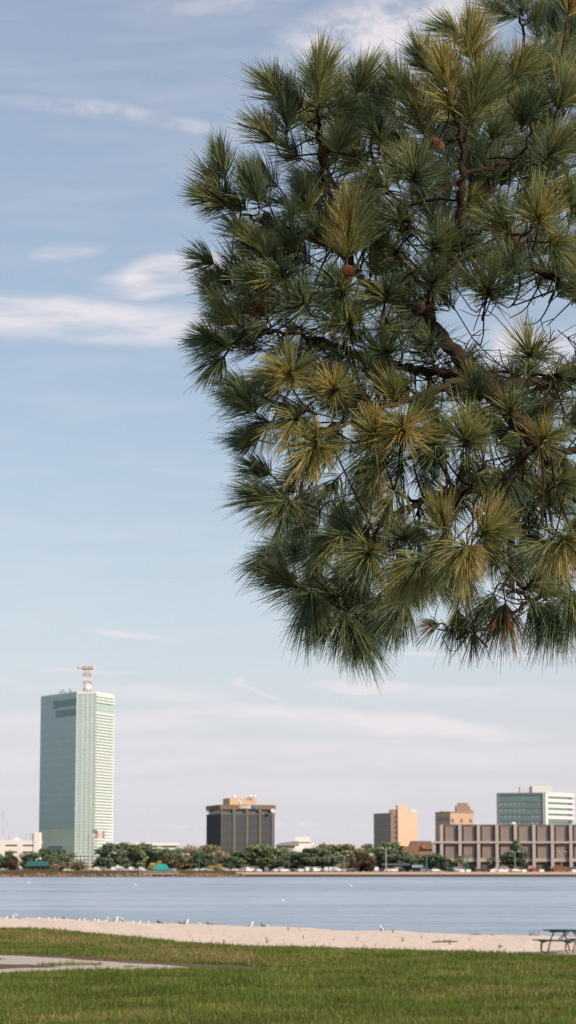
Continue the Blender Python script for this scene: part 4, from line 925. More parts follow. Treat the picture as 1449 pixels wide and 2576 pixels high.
def make_tree(kind, seed):
    """unit tree: 10 m tall, crown about 5 m half width"""
    r = random.Random(seed); root = bpy.data.objects.new("tree", None); COL.objects.link(root)
    m = MB()
    if kind == 'oak':
        cs = [(r.uniform(-.8, .8), 0, 4.9, 2.3)] + [(math.cos(a) * q, math.sin(a) * q * .8, h, s) for a, q, h, s in [(r.uniform(0, 6.28), r.uniform(.8, 3.9), r.uniform(1.9, 8.9), r.uniform(.6, 1.7)) for _ in range(25)]] + [(r.uniform(-1, 1), 0, 8.6, 1.25)]
        m.tube([(0, 0, 0), (.1, 0, 1.5), (0, 0, 4)], [.35, .28, .2], 7)
        for c in cs[1:8]: m.tube([(0, 0, 2.2), (c[0] * .5, c[1] * .5, (2.2 + c[2]) / 2 + .2), c[:3]], [.16, .11, .05], 5)
        V, Fq, tt = leaf_cloud("c", cs, 4200, .36, seed)
    elif kind == 'cypress':
        cs = []
        for k in range(22):
            h = 1.4 + 8.2 * (k / 21); w_ = (2.3 * (1 - ((h - 3.2) / 6.9) ** 2 * .85) if h > 3.2 else 2.0); a = r.uniform(0, 6.28); cs.append((math.cos(a) * w_ * .65, math.sin(a) * w_ * .65, h, max(.5, w_ * r.uniform(.4, .62))))
        m.tube([(0, 0, 0), (0, 0, 5), (0, 0, 9.4)], [.34, .2, .05], 7)
        for c in cs[::3]: m.tube([(0, 0, c[2] - .4), c[:3]], [.09, .03], 4)
        V, Fq, tt = leaf_cloud("c", cs, 3400, .30, seed)
    elif kind == 'thin':
        cs = [(math.cos(a) * q, math.sin(a) * q, h, s) for a, q, h, s in [(r.uniform(0, 6.28), r.uniform(.3, 3.6), r.uniform(2.6, 8.8), r.uniform(.6, 1.5)) for _ in range(20)]]
        m.tube([(0, 0, 0), (-.1, 0, 2.5), (0, 0, 5)], [.28, .2, .12], 6)
        for c in cs: m.tube([(0, 0, 2.2), (c[0] * .5, c[1] * .5, (2 + c[2]) / 2 + .5), c[:3]], [.12, .08, .03], 4)
        V, Fq, tt = leaf_cloud("c", cs, 1300, .25, seed)
    elif kind == 'bush':
        cs = [(r.uniform(-3.6, 3.6), r.uniform(-2, 2), r.uniform(1.5, 7.2), r.uniform(1.5, 2.7)) for _ in range(15)]
        cs = [(x, y, z * (1 - .5 * abs(x) / 4.5), s) for x, y, z, s in cs]
        for c in cs[:7]: m.tube([(c[0] * .25, 0, 0), (c[0] * .6, c[1] * .5, c[2] * .6), c[:3]], [.3, .2, .08], 5)
        V, Fq, tt = leaf_cloud("c", cs, 1800, .42, seed)
    else:
        m.tube([(0, 0, 0), (.1, 0, 3), (0, 0, 6.6)], [.42, .34, .36], 8); Vs = []; Fs = []; T = []
        n0 = 0
        for k in range(64):
            a = r.uniform(0, 6.28); e = r.uniform(-.9, 1.35); l = r.uniform(2.9, 4.0); dirv_ = np.array([math.cos(a) * math.cos(e), math.sin(a) * math.cos(e), math.sin(e)]); side = np.cross(dirv_, [0, 0, 1.0]); side /= np.linalg.norm(side) + 1e-6
            pts = [np.array([0, 0, 6.7]) + dirv_ * l * s_ + np.array([0, 0, -1.5 * s_ * s_ * (1.2 if e > -.3 else .3)]) for s_ in (0, .3, .65, 1)]
            for j, wd_ in enumerate((.08, .42, .38, .04)): Vs += [pts[j] - side * wd_ + [0, 0, -.1], pts[j], pts[j] + side * wd_ + [0, 0, -.1]]; T += [[min(1, max(0, .55 + .4 * e + r.uniform(-.2, .2)))] * 3] * 3
            for j in range(3):
                o = n0 + j * 3; Fs += [(o, o + 1, o + 4, o + 3), (o + 1, o + 2, o + 5, o + 4)]
            n0 += 12
        V, Fq, tt = np.array(Vs), np.array(Fs), np.array(T)
    m.build("trunk", M_TRUNK, root, smooth=True)
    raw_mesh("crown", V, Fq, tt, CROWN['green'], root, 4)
    return root
PROTO = {('oak', 0): ('oak', 1), ('oak', 1): ('oak', 2), ('oak', 2): ('oak', 3), ('cyp', 0): ('cypress', 4), ('cyp', 1): ('cypress', 5), ('thin', 0): ('thin', 6), ('thin', 1): ('thin', 7), ('bush', 0): ('bush', 8), ('bush', 1): ('bush', 9), ('palm', 0): ('palm', 10), ('palm', 1): ('palm', 12)}
HW = {'oak': 3.3, 'cyp': 2.0, 'thin': 3.1, 'bush': 4.1, 'palm': 3.3}
TREES = [  # px, top, half width, depth, form, colour, label
 (14, 2141, 23, 1060, 'oak', 'dark', "dark green rounded tree at the far left end below the parking garage"),
 (34, 2152, 13, 1035, 'cyp', 'rust', "rust brown conical tree below the parking garage at the left"),
 (60, 2142, 15, 1055, 'thin', 'tan', "pale tan half bare tree below the parking garage"),
 (84, 2146, 22, 1050, 'oak', 'dark', "dark green tree in front of the garage stair tower"),
 (120, 2135, 24, 1060, 'oak', 'dark', "dark green tree in front of the left mirror wall of the glass tower"),
 (153, 2137, 26, 1065, 'oak', 'dark', "dark green spreading tree before the lower right part of the tower's mirror wall"),
 (153, 2160, 19, 1015, 'bush', 'brown', "brown bushy tree right of the dark teal shelter"),
 (197, 2149, 26, 1012, 'bush', 'brown', "wide brown bare looking tree near the bank below the glass tower"),
 (283, 2122, 34, 1050, 'oak', 'dark', "big dark green oak right of the glass tower foot"),
 (332, 2125, 30, 1056, 'oak', 'green', "big dark green oak in the middle of the low glass wing"),
 (376, 2122, 28, 1060, 'oak', 'dark', "tall dark green tree in front of the right half of the low glass wing"),
 (428, 2136, 26, 1052, 'oak', 'green', "mid green tree at the right end of the low glass wing"),
 (466, 2120, 22, 1066, 'thin', 'tan', "tan olive tree just beyond the right end of the low glass wing"),
 (396, 2156, 17, 1026, 'bush', 'yellow', "yellow green small tree behind the turquoise pavilion"),
 (420, 2159, 12, 1030, 'cyp', 'rust', "small rust tree directly right of the yellow green one behind the turquoise pavilion"),
 (445, 2161, 11, 1026, 'cyp', 'rust', "small rust orange tree right of the turquoise pavilion"),
 (480, 2136, 22, 1075, 'oak', 'olive', "olive tree left of the dark office block behind the yellow bank shrub"),
 (511, 2139, 28, 1040, 'oak', 'dark', "dark green tree behind the teal lamp post left of the dark office block"),
 (527, 2128, 30, 1085, 'oak', 'olive', "olive tree before the left wall of the dark office block"),
 (556, 2139, 26, 1070, 'thin', 'tan', "tan half bare tree before the left piers of the dark office block"),
 (591, 2141, 37, 1045, 'oak', 'dark', "dark green broad tree centred below the dark office block"),
 (545, 2166, 18, 1012, 'bush', 'yellow', "small golden yellow tree below the left side of the dark office block"),
 (634, 2139, 22, 1085, 'oak', 'olive', "olive tree between the two broad trees below the dark office block"),
 (662, 2127, 38, 1050, 'oak', 'green', "tall green tree covering the lower right corner of the dark office block"),
 (707, 2132, 26, 1060, 'oak', 'olive', "olive green tree in front of the grey roofed house"),
 (775, 2133, 37, 1045, 'oak', 'dark', "dark green round tree in front of the white stepped building"),
 (733, 2143, 19, 1060, 'oak', 'green', "mid green tree left of the white stepped building's dark round tree"),
 (822, 2136, 30, 1050, 'oak', 'dark', "dark green tree just right of the white stepped building"),
 (803, 2123, 19, 1100, 'oak', 'olive', "olive tree touching the right edge of the white stepped building"),
 (845, 2127, 28, 1120, 'oak', 'olive', "olive tree crown on the skyline midway between white building and brick office"),
 (886, 2124, 23, 1115, 'oak', 'olive', "olive tree crown left of the pinkish house roof on the skyline"),
 (921, 2124, 24, 1105, 'oak', 'green', "green tree in front of the pinkish house"),
 (865, 2142, 28, 1075, 'oak', 'olive', "olive green tree below the skyline crowns above the tan bush"),
 (866, 2162, 21, 1030, 'bush', 'brown', "tan brown round bush behind the parked cars left of the brick office"),
 (890, 2162, 12, 1026, 'cyp', 'rust', "small dark rust tree between the tan bush and the tall rust cypress"),
 (909, 2147, 16, 1032, 'cyp', 'rust', "tall green and rust cypress left of the small upright white van"),
 (932, 2155, 14, 1028, 'cyp', 'rust', "shorter rust cypress directly left of the upright white van"),
 (967, 2135, 29, 1055, 'oak', 'dark', "dark green tree below the window bands of the brick office"),
 (1015, 2142, 32, 1050, 'oak', 'dark', "dark green broad tree below the plain shaft of the brick office"),
 (976, 2120, 22, 1110, 'oak', 'green', "brighter green tree in front of the brick office window bands"),
 (1070, 2150, 20, 1035, 'oak', 'dark', "dark green tree behind the thick teal post left of the civic hall"),
 (1106, 2147, 25, 1032, 'oak', 'dark', "dark green tree at the left corner of the civic hall"),
 (1296, 2115, 27, 1028, 'cyp', 'dark', "tall dark green cypress in front of the civic hall"),
 (1158, 2144, 19, 1028, 'palm', 'palm', "left palm tree in front of the civic hall"),
 (1234, 2148, 17, 1030, 'palm', 'palm', "middle palm tree in front of the civic hall left of the tall cypress"),
 (1313, 2149, 16, 1033, 'palm', 'palm', "palm tree half hidden right behind the tall cypress"),
 (255, 2150, 20, 1070, 'thin', 'olive', "olive half bare tree behind the flagpoles at the tower foot"),
 (355, 2140, 24, 1075, 'oak', 'green', "green tree filling the gap before the middle of the low glass wing"),
 (404, 2138, 22, 1078, 'oak', 'olive', "olive tree behind the yellow green one at the turquoise pavilion"),
 (450, 2145, 20, 1078, 'oak', 'green', "green tree just right of the low glass wing's end behind the rust trees"),
 (497, 2127, 26, 1095, 'thin', 'tan', "tan olive tree on the skyline left of the dark office block"),
 (612, 2150, 22, 1080, 'thin', 'tan', "tan thin tree peeping between the broad dark trees below the dark office block"),
 (690, 2142, 22, 1085, 'oak', 'olive', "olive tree right of the dark office block's foot"),
 (752, 2146, 22, 1078, 'oak', 'olive', "olive tree left behind the round dark tree under the white building"),
 (800, 2143, 22, 1085, 'oak', 'green', "green tree right behind the round dark tree under the white building"),
 (842, 2150, 24, 1062, 'oak', 'dark', "dark tree left behind the tan brown bush"),
 (905, 2136, 24, 1090, 'oak', 'olive', "olive tree behind the tall rust cypress"),
 (944, 2132, 24, 1088, 'oak', 'olive', "olive tree left of the brick office behind the upright white van"),
 (992, 2146, 22, 1065, 'oak', 'dark', "dark tree between the two broad ones below the brick office"),
 (1040, 2150, 20, 1066, 'oak', 'green', "green tree before the low orange brick building"),
 (473, 2180, 23, 992, 'bush', 'yellow', "yellow green shrub on the bank right of the boardwalk"),
 (500, 2184, 22, 990, 'bush', 'olive', "dull olive shrub on the bank left of the seawall end"),
 (545, 2186, 22, 990, 'bush', 'green', "dark shrub on the bank touching the seawall end"),
 (205, 2183, 22, 988, 'bush', 'brown', "dark brown shrub low on the bank below the glass tower"),
 (270, 2187, 26, 990, 'bush', 'brown', "brown shrub on the rocky bank right of the glass tower foot"),
 (330, 2188, 22, 990, 'bush', 'rust', "reddish brown low shrub on the bank left of the boardwalk"),
 (18, 2181, 26, 992, 'bush', 'yellow', "yellow green reed clump on the bank at the far left"),
 (55, 2184, 20, 990, 'bush', 'olive', "olive reed clump on the bank below the dark teal shelter"),
]
protos_t = {}; cnt = {}
for px, top, hw_, Y, form, colr_, lab in TREES:
    k = cnt.get(form, 0); cnt[form] = k + 1; nvar = sum(1 for q in PROTO if q[0] == form); key = (form, k % nvar)
    base_z = LAND if Y > 996 else LAND - 1.3
    h = zat(top, Y) - base_z; wsc = hw_ * Y / F / HW[form]; pos = (xat(px, Y), Y, base_z - .05)
    shrub = form == 'bush'; nm = "shrub" if shrub and Y < 1000 else {"palm": "palm_tree"}.get(form, "tree")
    rz = (k * 2.4) % 6.28; sc = (wsc, wsc, h / 9.7)
    if key not in protos_t: protos_t[key] = make_tree(*PROTO[key])
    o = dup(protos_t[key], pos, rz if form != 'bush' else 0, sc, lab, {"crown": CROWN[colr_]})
    o.name = nm; o["category"] = "shrub" if nm == "shrub" else "palm tree" if form == 'palm' else "tree"; o["group"] = "shrubs along the far bank" if nm == "shrub" else "palms in front of the civic hall" if form == 'palm' else "trees along the far shore"
for o in protos_t.values():
    for c in list(o.children): bpy.data.objects.remove(c)
    bpy.data.objects.remove(o)
# bank grass (stuff) on the left bank and a far-off wood closing the skyline
r = np.random.default_rng(3); n = 9000
x = r.uniform(-185, xs + 2, n); y = SHORE - 1.2 + r.random(n) * 8; zb = np.where(y < SHORE + 1.5, WZ + 1.0 + (y - SHORE + 1.2) / 2.7 * .95, LAND + .05); hh = .4 + .6 * r.random(n); ww = .12 + .1 * r.random(n)
P = np.stack([x, y, zb], 1); V = np.stack([P - [.15, 0, 0], P + [.15, 0, 0], P + np.stack([r.normal(size=n) * .25, r.normal(size=n) * .2, hh], 1)], 1).reshape(-1, 3)
tone = np.array([(.20, .13, .07), (.14, .12, .05), (.26, .19, .10), (.10, .085, .04)])[r.integers(0, 4, n)]
tag(raw_mesh("bank_grass", V, np.arange(3 * n).reshape(-1, 3), np.repeat(tone, 3, 0), leaf_mat("bank_grass_blade", .2)), "brown and olive rough grass covering the left far bank", "grass", kind='stuff')
cs = [(xx, 1440 + r.uniform(-40, 40), LAND + 3.5 + r.uniform(-.5, 2.5), r.uniform(3, 5.5)) for xx in np.arange(-320, 330, 3.5)]
V, Fq, tt = leaf_cloud("w", cs, 24000, .8, 77)
tag(raw_mesh("distant_wood", V, Fq, tt, CROWN['olive'], None, 4), "hazy olive wood along the skyline behind the far buildings", "wood", kind='stuff')

# ------------------------------------------------------------------ street lamps, flagpoles
M_LAMPG = mat("teal_paint", (.02, .15, .135), .5, .1); M_LAMPW = mat("pale_pole", (.36, .35, .34), .6, .1)
def lamp(px, top, Y, label, mt, arms=True, thick=.16):
    x = xat(px, Y); z = zat(top, Y); o = thing("street_lamp", (x, Y, LAND), label, "street lamp", "lamps along the far shore")
    m = MB(); m.tube([(x, Y, LAND), (x, Y, LAND + 1), (x, Y, z)], [thick * 1.6, thick, thick * .7], 7); m.build("post", mt, o)
    for s in (-1, 1):
        m = MB(); m.tube([(x, Y, z - .5), (x + s * .7, Y, z - .1), (x + s * 1.3, Y, z)], .08, 5); m.build("arm", mt, o)
        m = MB(); m.ball((x + s * 1.4, Y, z), (.75, .4, .28), 8, 6); m.build("lamp_head", mt if mt is M_LAMPG else M_LAMPW, o, smooth=True)
lamp(501, 2144, 1000, "teal double headed lamp post left of the dark office block", M_LAMPG, thick=.22)
lamp(727, 2150, 1003, "teal double headed lamp post left of the white stepped building", M_LAMPG)
lamp(1073, 2153, 1003, "thick teal lamp post just left of the civic hall", M_LAMPG, thick=.45)
lamp(1176, 2152, 1003, "teal lamp post right of the left palm tree", M_LAMPG, thick=.3)
lamp(971, 2134, 1005, "pale grey lamp post in front of the trees below the brick office", M_LAMPW, thick=.25)
lamp(1413, 2143, 1005, "pale double armed lamp post at the right end of the civic hall", M_LAMPW)
lamp(1296, 2142, 1004, "pale lamp post before the tall dark cypress", M_LAMPW)
lamp(866, 2152, 1012, "pale lamp post above the tan bush", M_LAMPW)
M_FR = mat("flag_red", (.58, .24, .22), .8, .05); M_FW = mat("flag_white", (.80, .76, .76), .8, .03); M_FB = mat("flag_blue", (.24, .24, .38), .8, .05)
def flagpole(px, top, Y, label):
    x = xat(px, Y); z = zat(top, Y); o = thing("flagpole", (x, Y, LAND), label, "flagpole", "flagpoles before the glass tower")
    m = MB(); m.tube([(x, Y, LAND), (x, Y, z)], [.22, .10], 7); m.build("pole", M_LAMPW, o); m = MB(); m.ball((x, Y, z + .1), .22, 8, 6); m.build("finial", M_LAMPW, o, smooth=True)
    return x, z
fx, fz = flagpole(230, 2086, 1120, "tall white flagpole flying the striped flag before the glass tower")
flagpole(222, 2100, 1122, "white flagpole left of the striped flag before the glass tower")
flagpole(241, 2102, 1122, "white flagpole right of the striped flag before the glass tower")
fl_ = thing("flag", (fx, 1120, fz - 3), "red and white striped flag with blue corner waving before the glass tower", "flag")
m = {0: MB(), 1: MB(), 2: MB()}; Wf, Hf = 6.0, 3.5
def fpnt(u, v): return (fx + .15 + u * .95, 1120 + .35 * math.sin(u * 1.6) * (u / Wf + .2), fz - .25 - Hf + v + .28 * math.sin(u * 1.3) - .12 * u)
for st in range(13):
    v0, v1 = Hf * st / 13, Hf * (st + 1) / 13
    for k in range(12):
        u0, u1 = Wf * k / 12, Wf * (k + 1) / 12; cant = st >= 6 and k < 5
        m[2 if cant else (0 if st % 2 == 0 else 1)].add([fpnt(u0, v0), fpnt(u1, v0), fpnt(u1, v1), fpnt(u0, v1)], [(0, 1, 2, 3)])
m[0].build("red_stripe", M_FR, fl_); m[1].build("white_stripe", M_FW, fl_); m[2].build("blue_canton", M_FB, fl_)

# ------------------------------------------------------------------ parked cars
PAINT = {k: mat(k + "_paint", c, .3, .03, 1, spec=.6) for k, c in {'white': (.80, .78, .76), 'silver': (.42, .43, .45), 'grey': (.22, .23, .25), 'dark': (.03, .035, .045), 'red': (.40, .035, .04), 'dark red': (.16, .03, .035), 'blue': (.14, .20, .30), 'pink': (.62, .42, .40), 'tan': (.42, .34, .26)}.items()}
M_CGL = mat("car_glass", (.03, .04, .05), .15, .1, spec=.8); M_TYRE = mat("tyre_rubber", (.02, .02, .02), .9); M_RIM = mat("wheel_rim", (.4, .4, .42), .4, metal=.6)
def make_car(kind):
    root = bpy.data.objects.new("parked_car", None); COL.objects.link(root)
    if kind == 'sedan': prof = [(-2.2, .35), (2.2, .35), (2.25, .6), (2.1, .82), (1.1, .95), (.55, 1.40), (-.75, 1.44), (-1.55, 1.0), (-2.2, .95)]; gl = [(1.0, .97), (.52, 1.34), (-.72, 1.38), (-1.42, 1.0)]
    else: prof = [(-2.4, .4), (2.4, .4), (2.45, .9), (2.2, 1.1), (1.7, 1.2), (1.2, 1.95), (-2.3, 2.02), (-2.42, 1.0)]; gl = [(1.6, 1.22), (1.18, 1.84), (-2.1, 1.88), (-2.2, 1.25)]
    def side(pr, w0, w1, zc):
        n = len(pr); V = []
        for s in (-1, 1):
            for x, z in pr: V.append((x, s * (w0 if z <= zc else w1), z))
        return V, [tuple(range(n - 1, -1, -1)), tuple(range(n, 2 * n))] + [(i, (i + 1) % n, n + (i + 1) % n, n + i) for i in range(n)]
    m = MB(); V, f = side(prof, .88, .72, 1.05); m.add(V, f); m.build("body", PAINT['white'], root)
    g = [(x, z) for x, z in gl]; m = MB(); V, f = side(g, .89, .745, 1.05); m.add(V, f); 
    m.build("side_window", M_CGL, root)
    m = MB()
    x0, z0 = gl[0]; x1, z1 = gl[1]; m.add([(x0 + .10, -.70, z0), (x0 + .10, .70, z0), (x1 + .06, .62, z1), (x1 + .06, -.62, z1)], [(0, 1, 2, 3)])
    x0, z0 = gl[3]; x1, z1 = gl[2]; m.add([(x0 - .16, -.70, z0), (x0 - .16, .70, z0), (x1 - .13, .62, z1), (x1 - .13, -.62, z1)], [(3, 2, 1, 0)]); m.build("windscreen", M_CGL, root)
    for x in (-1.4, 1.4):
        for s in (-1, 1):
            w_ = MB(); w_.tube([(x, s * .72, .33), (x, s * .90, .33)], .33, 12); wo_ = w_.build("wheel", M_TYRE, root)
            r2 = MB(); r2.tube([(x, s * .895, .33), (x, s * .915, .33)], .2, 10); r2.build("rim", M_RIM, wo_)
    for s in (-1, 1):
        m = MB(); m.ball((prof[2][0] - .08, s * .62, prof[2][1] + .08), (.10, .17, .08), 8, 5); m.build("headlight", M_RIM, root)
        m = MB(); m.box(-prof[1][0] - .03, -prof[1][0] + .06, s * .70 - .12, s * .70 + .12, .78, .92); m.build("tail_light", PAINT['red'], root)
    return root
ZL, ZA, ZB, ZC, ZD = 0, 680, 1020, 1360, 1702
CARS = [  # source px, colour, kind, heading deg, depth, where
 (10, 'blue', 'sedan', 30, 1022, "at the far left end below the parking garage"), (72, 'blue', 'sedan', 60, 1022, "between the rust tree and the dark teal shelter"),
 (241, 'white', 'sedan', 20, 1000, "alone on the bank left of the glass tower foot"), (306, 'tan', 'sedan', 10, 1004, "below the front edge of the glass tower"),
 (347, 'white', 'van', 80, 1006, "at the right foot of the glass tower"), (365, 'grey', 'van', 85, 1010, "second right of the glass tower foot"),
 (405, 'white', 'van', 88, 1008, "end-on before the big dark oak"), (427, 'silver', 'sedan', 15, 1010, "below the middle of the low glass wing"), (441, 'pink', 'sedan', 25, 1012, "just right of the silver car under the low glass wing"),
 (467, 'white', 'van', 90, 1000, "standing upright and end-on left of the turquoise pavilion"), (492, 'silver', 'sedan', 20, 1008, "beside the white van left of the turquoise pavilion"), (507, 'white', 'van', 75, 1009, "nearest to the left of the turquoise pavilion"),
 (618, 'white', 'sedan', 70, 1008, "right of the turquoise pavilion"), (683, 'tan', 'sedan', 10, 1006, "above the yellow bank shrub"),
 (702, 'white', 'sedan', 30, 1003, "left of the teal lamp beside the dark office block"), (728, 'white', 'sedan', 25, 1006, "below the teal lamp left of the dark office block"), (745, 'silver', 'sedan', 40, 1004, "left of the golden yellow tree"),
 (805, 'white', 'sedan', 55, 1004, "right of the golden yellow tree"), (837, 'white', 'sedan', 35, 1003, "below the left half of the dark office block"), (856, 'tan', 'sedan', 60, 1006, "in the middle of the row below the dark office block"), (873, 'tan', 'van', 70, 1010, "under the broad dark tree's right side"),
 (894, 'white', 'van', 25, 1003, "largest of the row below the dark office block"), (918, 'white', 'sedan', 60, 1002, "rightmost of the row below the dark office block"),
 (950, 'grey', 'van', 88, 1014, "end-on among the trunks below the dark office block's right corner"), (987, 'white', 'sedan', 35, 1002, "below the grey roofed house"), (1003, 'tan', 'van', 80, 1014, "behind the two white cars below the grey roofed house"), (1012, 'white', 'sedan', 30, 1001, "second of two white cars below the grey roofed house"),
 (1031, 'silver', 'sedan', 40, 1014, "behind the dark car left of the round dark tree"), (1039, 'dark', 'sedan', 40, 1004, "left of the white car under the round dark tree"), (1073, 'white', 'sedan', 35, 1002, "under the round dark tree before the white building"),
 (1105, 'white', 'van', 30, 1003, "left of two white vans side by side under the white building"), (1132, 'white', 'van', 30, 1002, "right of two white vans side by side under the white building"), (1150, 'grey', 'sedan', 70, 1010, "between the white vans and the three upright white cars"),
 (1164, 'white', 'van', 84, 1002, "first of three end-on white cars in a row"), (1182, 'white', 'van', 84, 1003, "middle one of three end-on white cars in a row"), (1201, 'white', 'van', 70, 1002, "last of three end-on white cars in a row"), (1214, 'pink', 'sedan', 60, 1012, "right behind the last of the end-on white cars"),
 (1234, 'silver', 'sedan', 15, 1006, "long and low below the tan brown bush"), (1255, 'dark', 'sedan', 20, 1006, "right of the long silver car below the tan brown bush"), (1341, 'white', 'van', 90, 998, "upright and alone left of the long dark shelter"),
 (1380, 'white', 'sedan', 70, 1000, "first before the long dark shelter"), (1400, 'white', 'sedan', 40, 1002, "second before the long dark shelter"), (1418, 'pink', 'van', 50, 1008, "beside the two white cars before the long dark shelter"), (1430, 'dark', 'sedan', 60, 1006, "at the middle of the long dark shelter"),
 (1507, 'silver', 'sedan', 80, 1008, "left of the thick teal lamp post"), (1550, 'white', 'sedan', 35, 1003, "right of the thick teal lamp post before the civic hall's left corner"), (1606, 'dark', 'sedan', 80, 1008, "under the left palm tree"), (1628, 'silver', 'van', 40, 1008, "below the left palm tree's right side"),
 (1716, 'dark red', 'sedan', 5, 1010, "left of the two in a line left of the middle palm"), (1740, 'dark red', 'sedan', 5, 1010, "right of the two in a line left of the middle palm"),
 (1765, 'silver', 'sedan', 20, 1004, "under the middle palm tree"), (1788, 'silver', 'van', 60, 1008, "second under the middle palm tree"), (1811, 'silver', 'sedan', 25, 1006, "between the middle palm and the tall cypress"), (1836, 'white', 'sedan', 30, 1004, "at the foot of the tall cypress"), (1857, 'dark red', 'sedan', 10, 1008, "right of the tall cypress foot"),
 (1912, 'red', 'sedan', 5, 1005, "bright one in front of the civic hall right of the tall cypress"), (1970, 'dark', 'sedan', 60, 1008, "left of the orange brown container"), (2017, 'red', 'sedan', 70, 1008, "right of the orange brown container"), (2034, 'dark', 'van', 15, 1006, "at the right edge before the civic hall"),
]
cp = {}
for sx, colr_, kind, hd, Y, where in CARS:
    pos = (xat(sx * .7061, Y), Y, LAND + .06); nm = "parked " + ("sedan " if kind == 'sedan' else "van ")
    if kind not in cp: cp[kind] = make_car(kind)
    o = dup(cp[kind], pos, R(hd), 1.0, "%s %s%s" % (colr_, nm, where), {"body": PAINT[colr_]})
    o.name = "parked_car" if kind == 'sedan' else "parked_van"; o["category"] = "car" if kind == 'sedan' else "van"; o["group"] = "vehicles parked along the far shore"
for o in cp.values():
    for c in list(o.children):
        for g_ in list(c.children): bpy.data.objects.remove(g_)
        bpy.data.objects.remove(c)
    bpy.data.objects.remove(o)
# container, concrete blocks, sign boards
ct = thing("shipping_container", (xat(1994 * .7061, 1003), 1003, LAND), "orange brown container standing before the right end of the civic hall", "container")
x = xat(1994 * .7061, 1003); M_CT = mat("rusty_orange_paint", (.30, .13, .06), .7, .15, .6)
m = MB(); m.box(x - 2.6, x + 2.6, 1002, 1004.4, LAND + .1, LAND + 2.3)
for k in range(14): m.box(x - 2.5 + k * .37, x - 2.35 + k * .37, 1001.93, 1002.0, LAND + .3, LAND + 2.1)
m.build("box", M_CT, ct); m = MB(); m.box(x - 2.65, x + 2.65, 1001.9, 1002.05, LAND + 2.1, LAND + 2.32); m.box(x - 2.65, x + 2.65, 1001.9, 1002.05, LAND + .08, LAND + .3); m.build("frame", M_CT, ct)
first = None
for sx, wh in ((1647, "under the left palm tree"), (1669, "right of the left palm tree"), (1755, "left of the middle palm"), (1785, "right of the middle palm"), (1801, "midway between the middle palm and the tall cypress"), (1868, "right of the tall cypress"), (1930, "right of the bright red car"), (2046, "at the right edge of the seawall")):
    Y = 988.2; p0 = (xat(sx * .7061, Y), Y, LAND + .1); lab = "small pale concrete block on the seawall " + wh
    if first is None:
        m = MB(); m.prism([(-1, -.5), (1, -.5), (1, .5), (-1, .5)], 0, 1.0, top=[(-.9, -.42), (.9, -.42), (.9, .42), (-.9, .42)]); first = m.build("concrete_block", M_WHITE); first.location = p0; tag(first, lab, "concrete block", "concrete blocks along the seawall")
    else: dup(first, p0, 0, 1, lab)
for sx, py, wh in ((1796, 2183, "above the cars beside the middle palm"), (1893, 2181.5, "right of the tall cypress")):
    Y = 1012; x = xat(sx * .7061, Y); z = zat(py, Y); o = thing("banner_sign", (x, Y, LAND), "pinkish banner sign on posts " + wh, "sign", "pink banners before the civic hall")
    m = MB(); m.prism([(x - 1.5, Y), (x + 1.5, Y), (x + 1.5, Y + .1), (x - 1.5, Y + .1)], z - .6, z + .6, top=[(x - 1.2, Y), (x + 1.6, Y), (x + 1.6, Y + .1), (x - 1.2, Y + .1)]); m.build("panel", mat("pink_banner", (.55, .27, .25), .8, .2, 2), o)
    for s in (-1.1, 1.1): m = MB(); m.tube([(x + s, Y + .15, LAND), (x + s, Y + .15, z + .4)], .07, 5); m.build("post", M_WSTEEL, o)
# ------------------------------------------------------------------ the pine
r_ = random.Random(21); rg = np.random.default_rng(21)
def zp(zone, x, y):
    if zone == 'A': return 423.7 + x * .3538, y * .3538
    if zone == 'B': return 936.3 + x * .3538, y * .3538
    if zone == 'C': return 423.7 + x * .3563, 812 + y * .3563
    if zone == 'D': return 936.3 + x * .3563, 812 + y * .3563
    return x, y
m, t, out = new_mat("pine_bark")
p = t.n('ShaderNodeBsdfPrincipled'); t.link(p.outputs[0], out.inputs[0]); p.inputs['Roughness'].default_value = .95; p.inputs['Specular IOR Level'].default_value = .15
tc = t.n('ShaderNodeTexCoord').outputs['Object']; vor = t.n('ShaderNodeTexVoronoi', feature='DISTANCE_TO_EDGE'); t.link(t.mapping(tc, (26, 26, 15)), vor.inputs['Vector'])
nz = t.noise(tc, 14, 6, .65); c = t.mix(nz, (.034, .027, .022), (.10, .075, .058)); c = t.mix(t.ramp(vor.outputs['Distance'], .18, .02), c, (.016, .011, .009))
a = t.n('ShaderNodeAttribute', attribute_name='tint'); c = t.mix(1.0, c, a.outputs[0], 'MULTIPLY'); t.link(c, p.inputs['Base Color'])
b = t.n('ShaderNodeBump'); b.inputs['Strength'].default_value = .9; b.inputs['Distance'].default_value = .012; t.link(t.math('ADD', vor.outputs['Distance'], t.math('MULTIPLY', nz, .5)), b.inputs['Height']); t.link(b.outputs[0], p.inputs['Normal'])
M_BARK = m
M_NEEDLE = leaf_mat("pine_needles", .36, .5, .35)
m, t, out = new_mat("cone_scales"); p = t.n('ShaderNodeBsdfPrincipled'); t.link(p.outputs[0], out.inputs[0]); p.inputs['Roughness'].default_value = .85
a = t.n('ShaderNodeAttribute', attribute_name='tint')
t.link(a.outputs[0], p.inputs['Base Color']); M_CONE = m

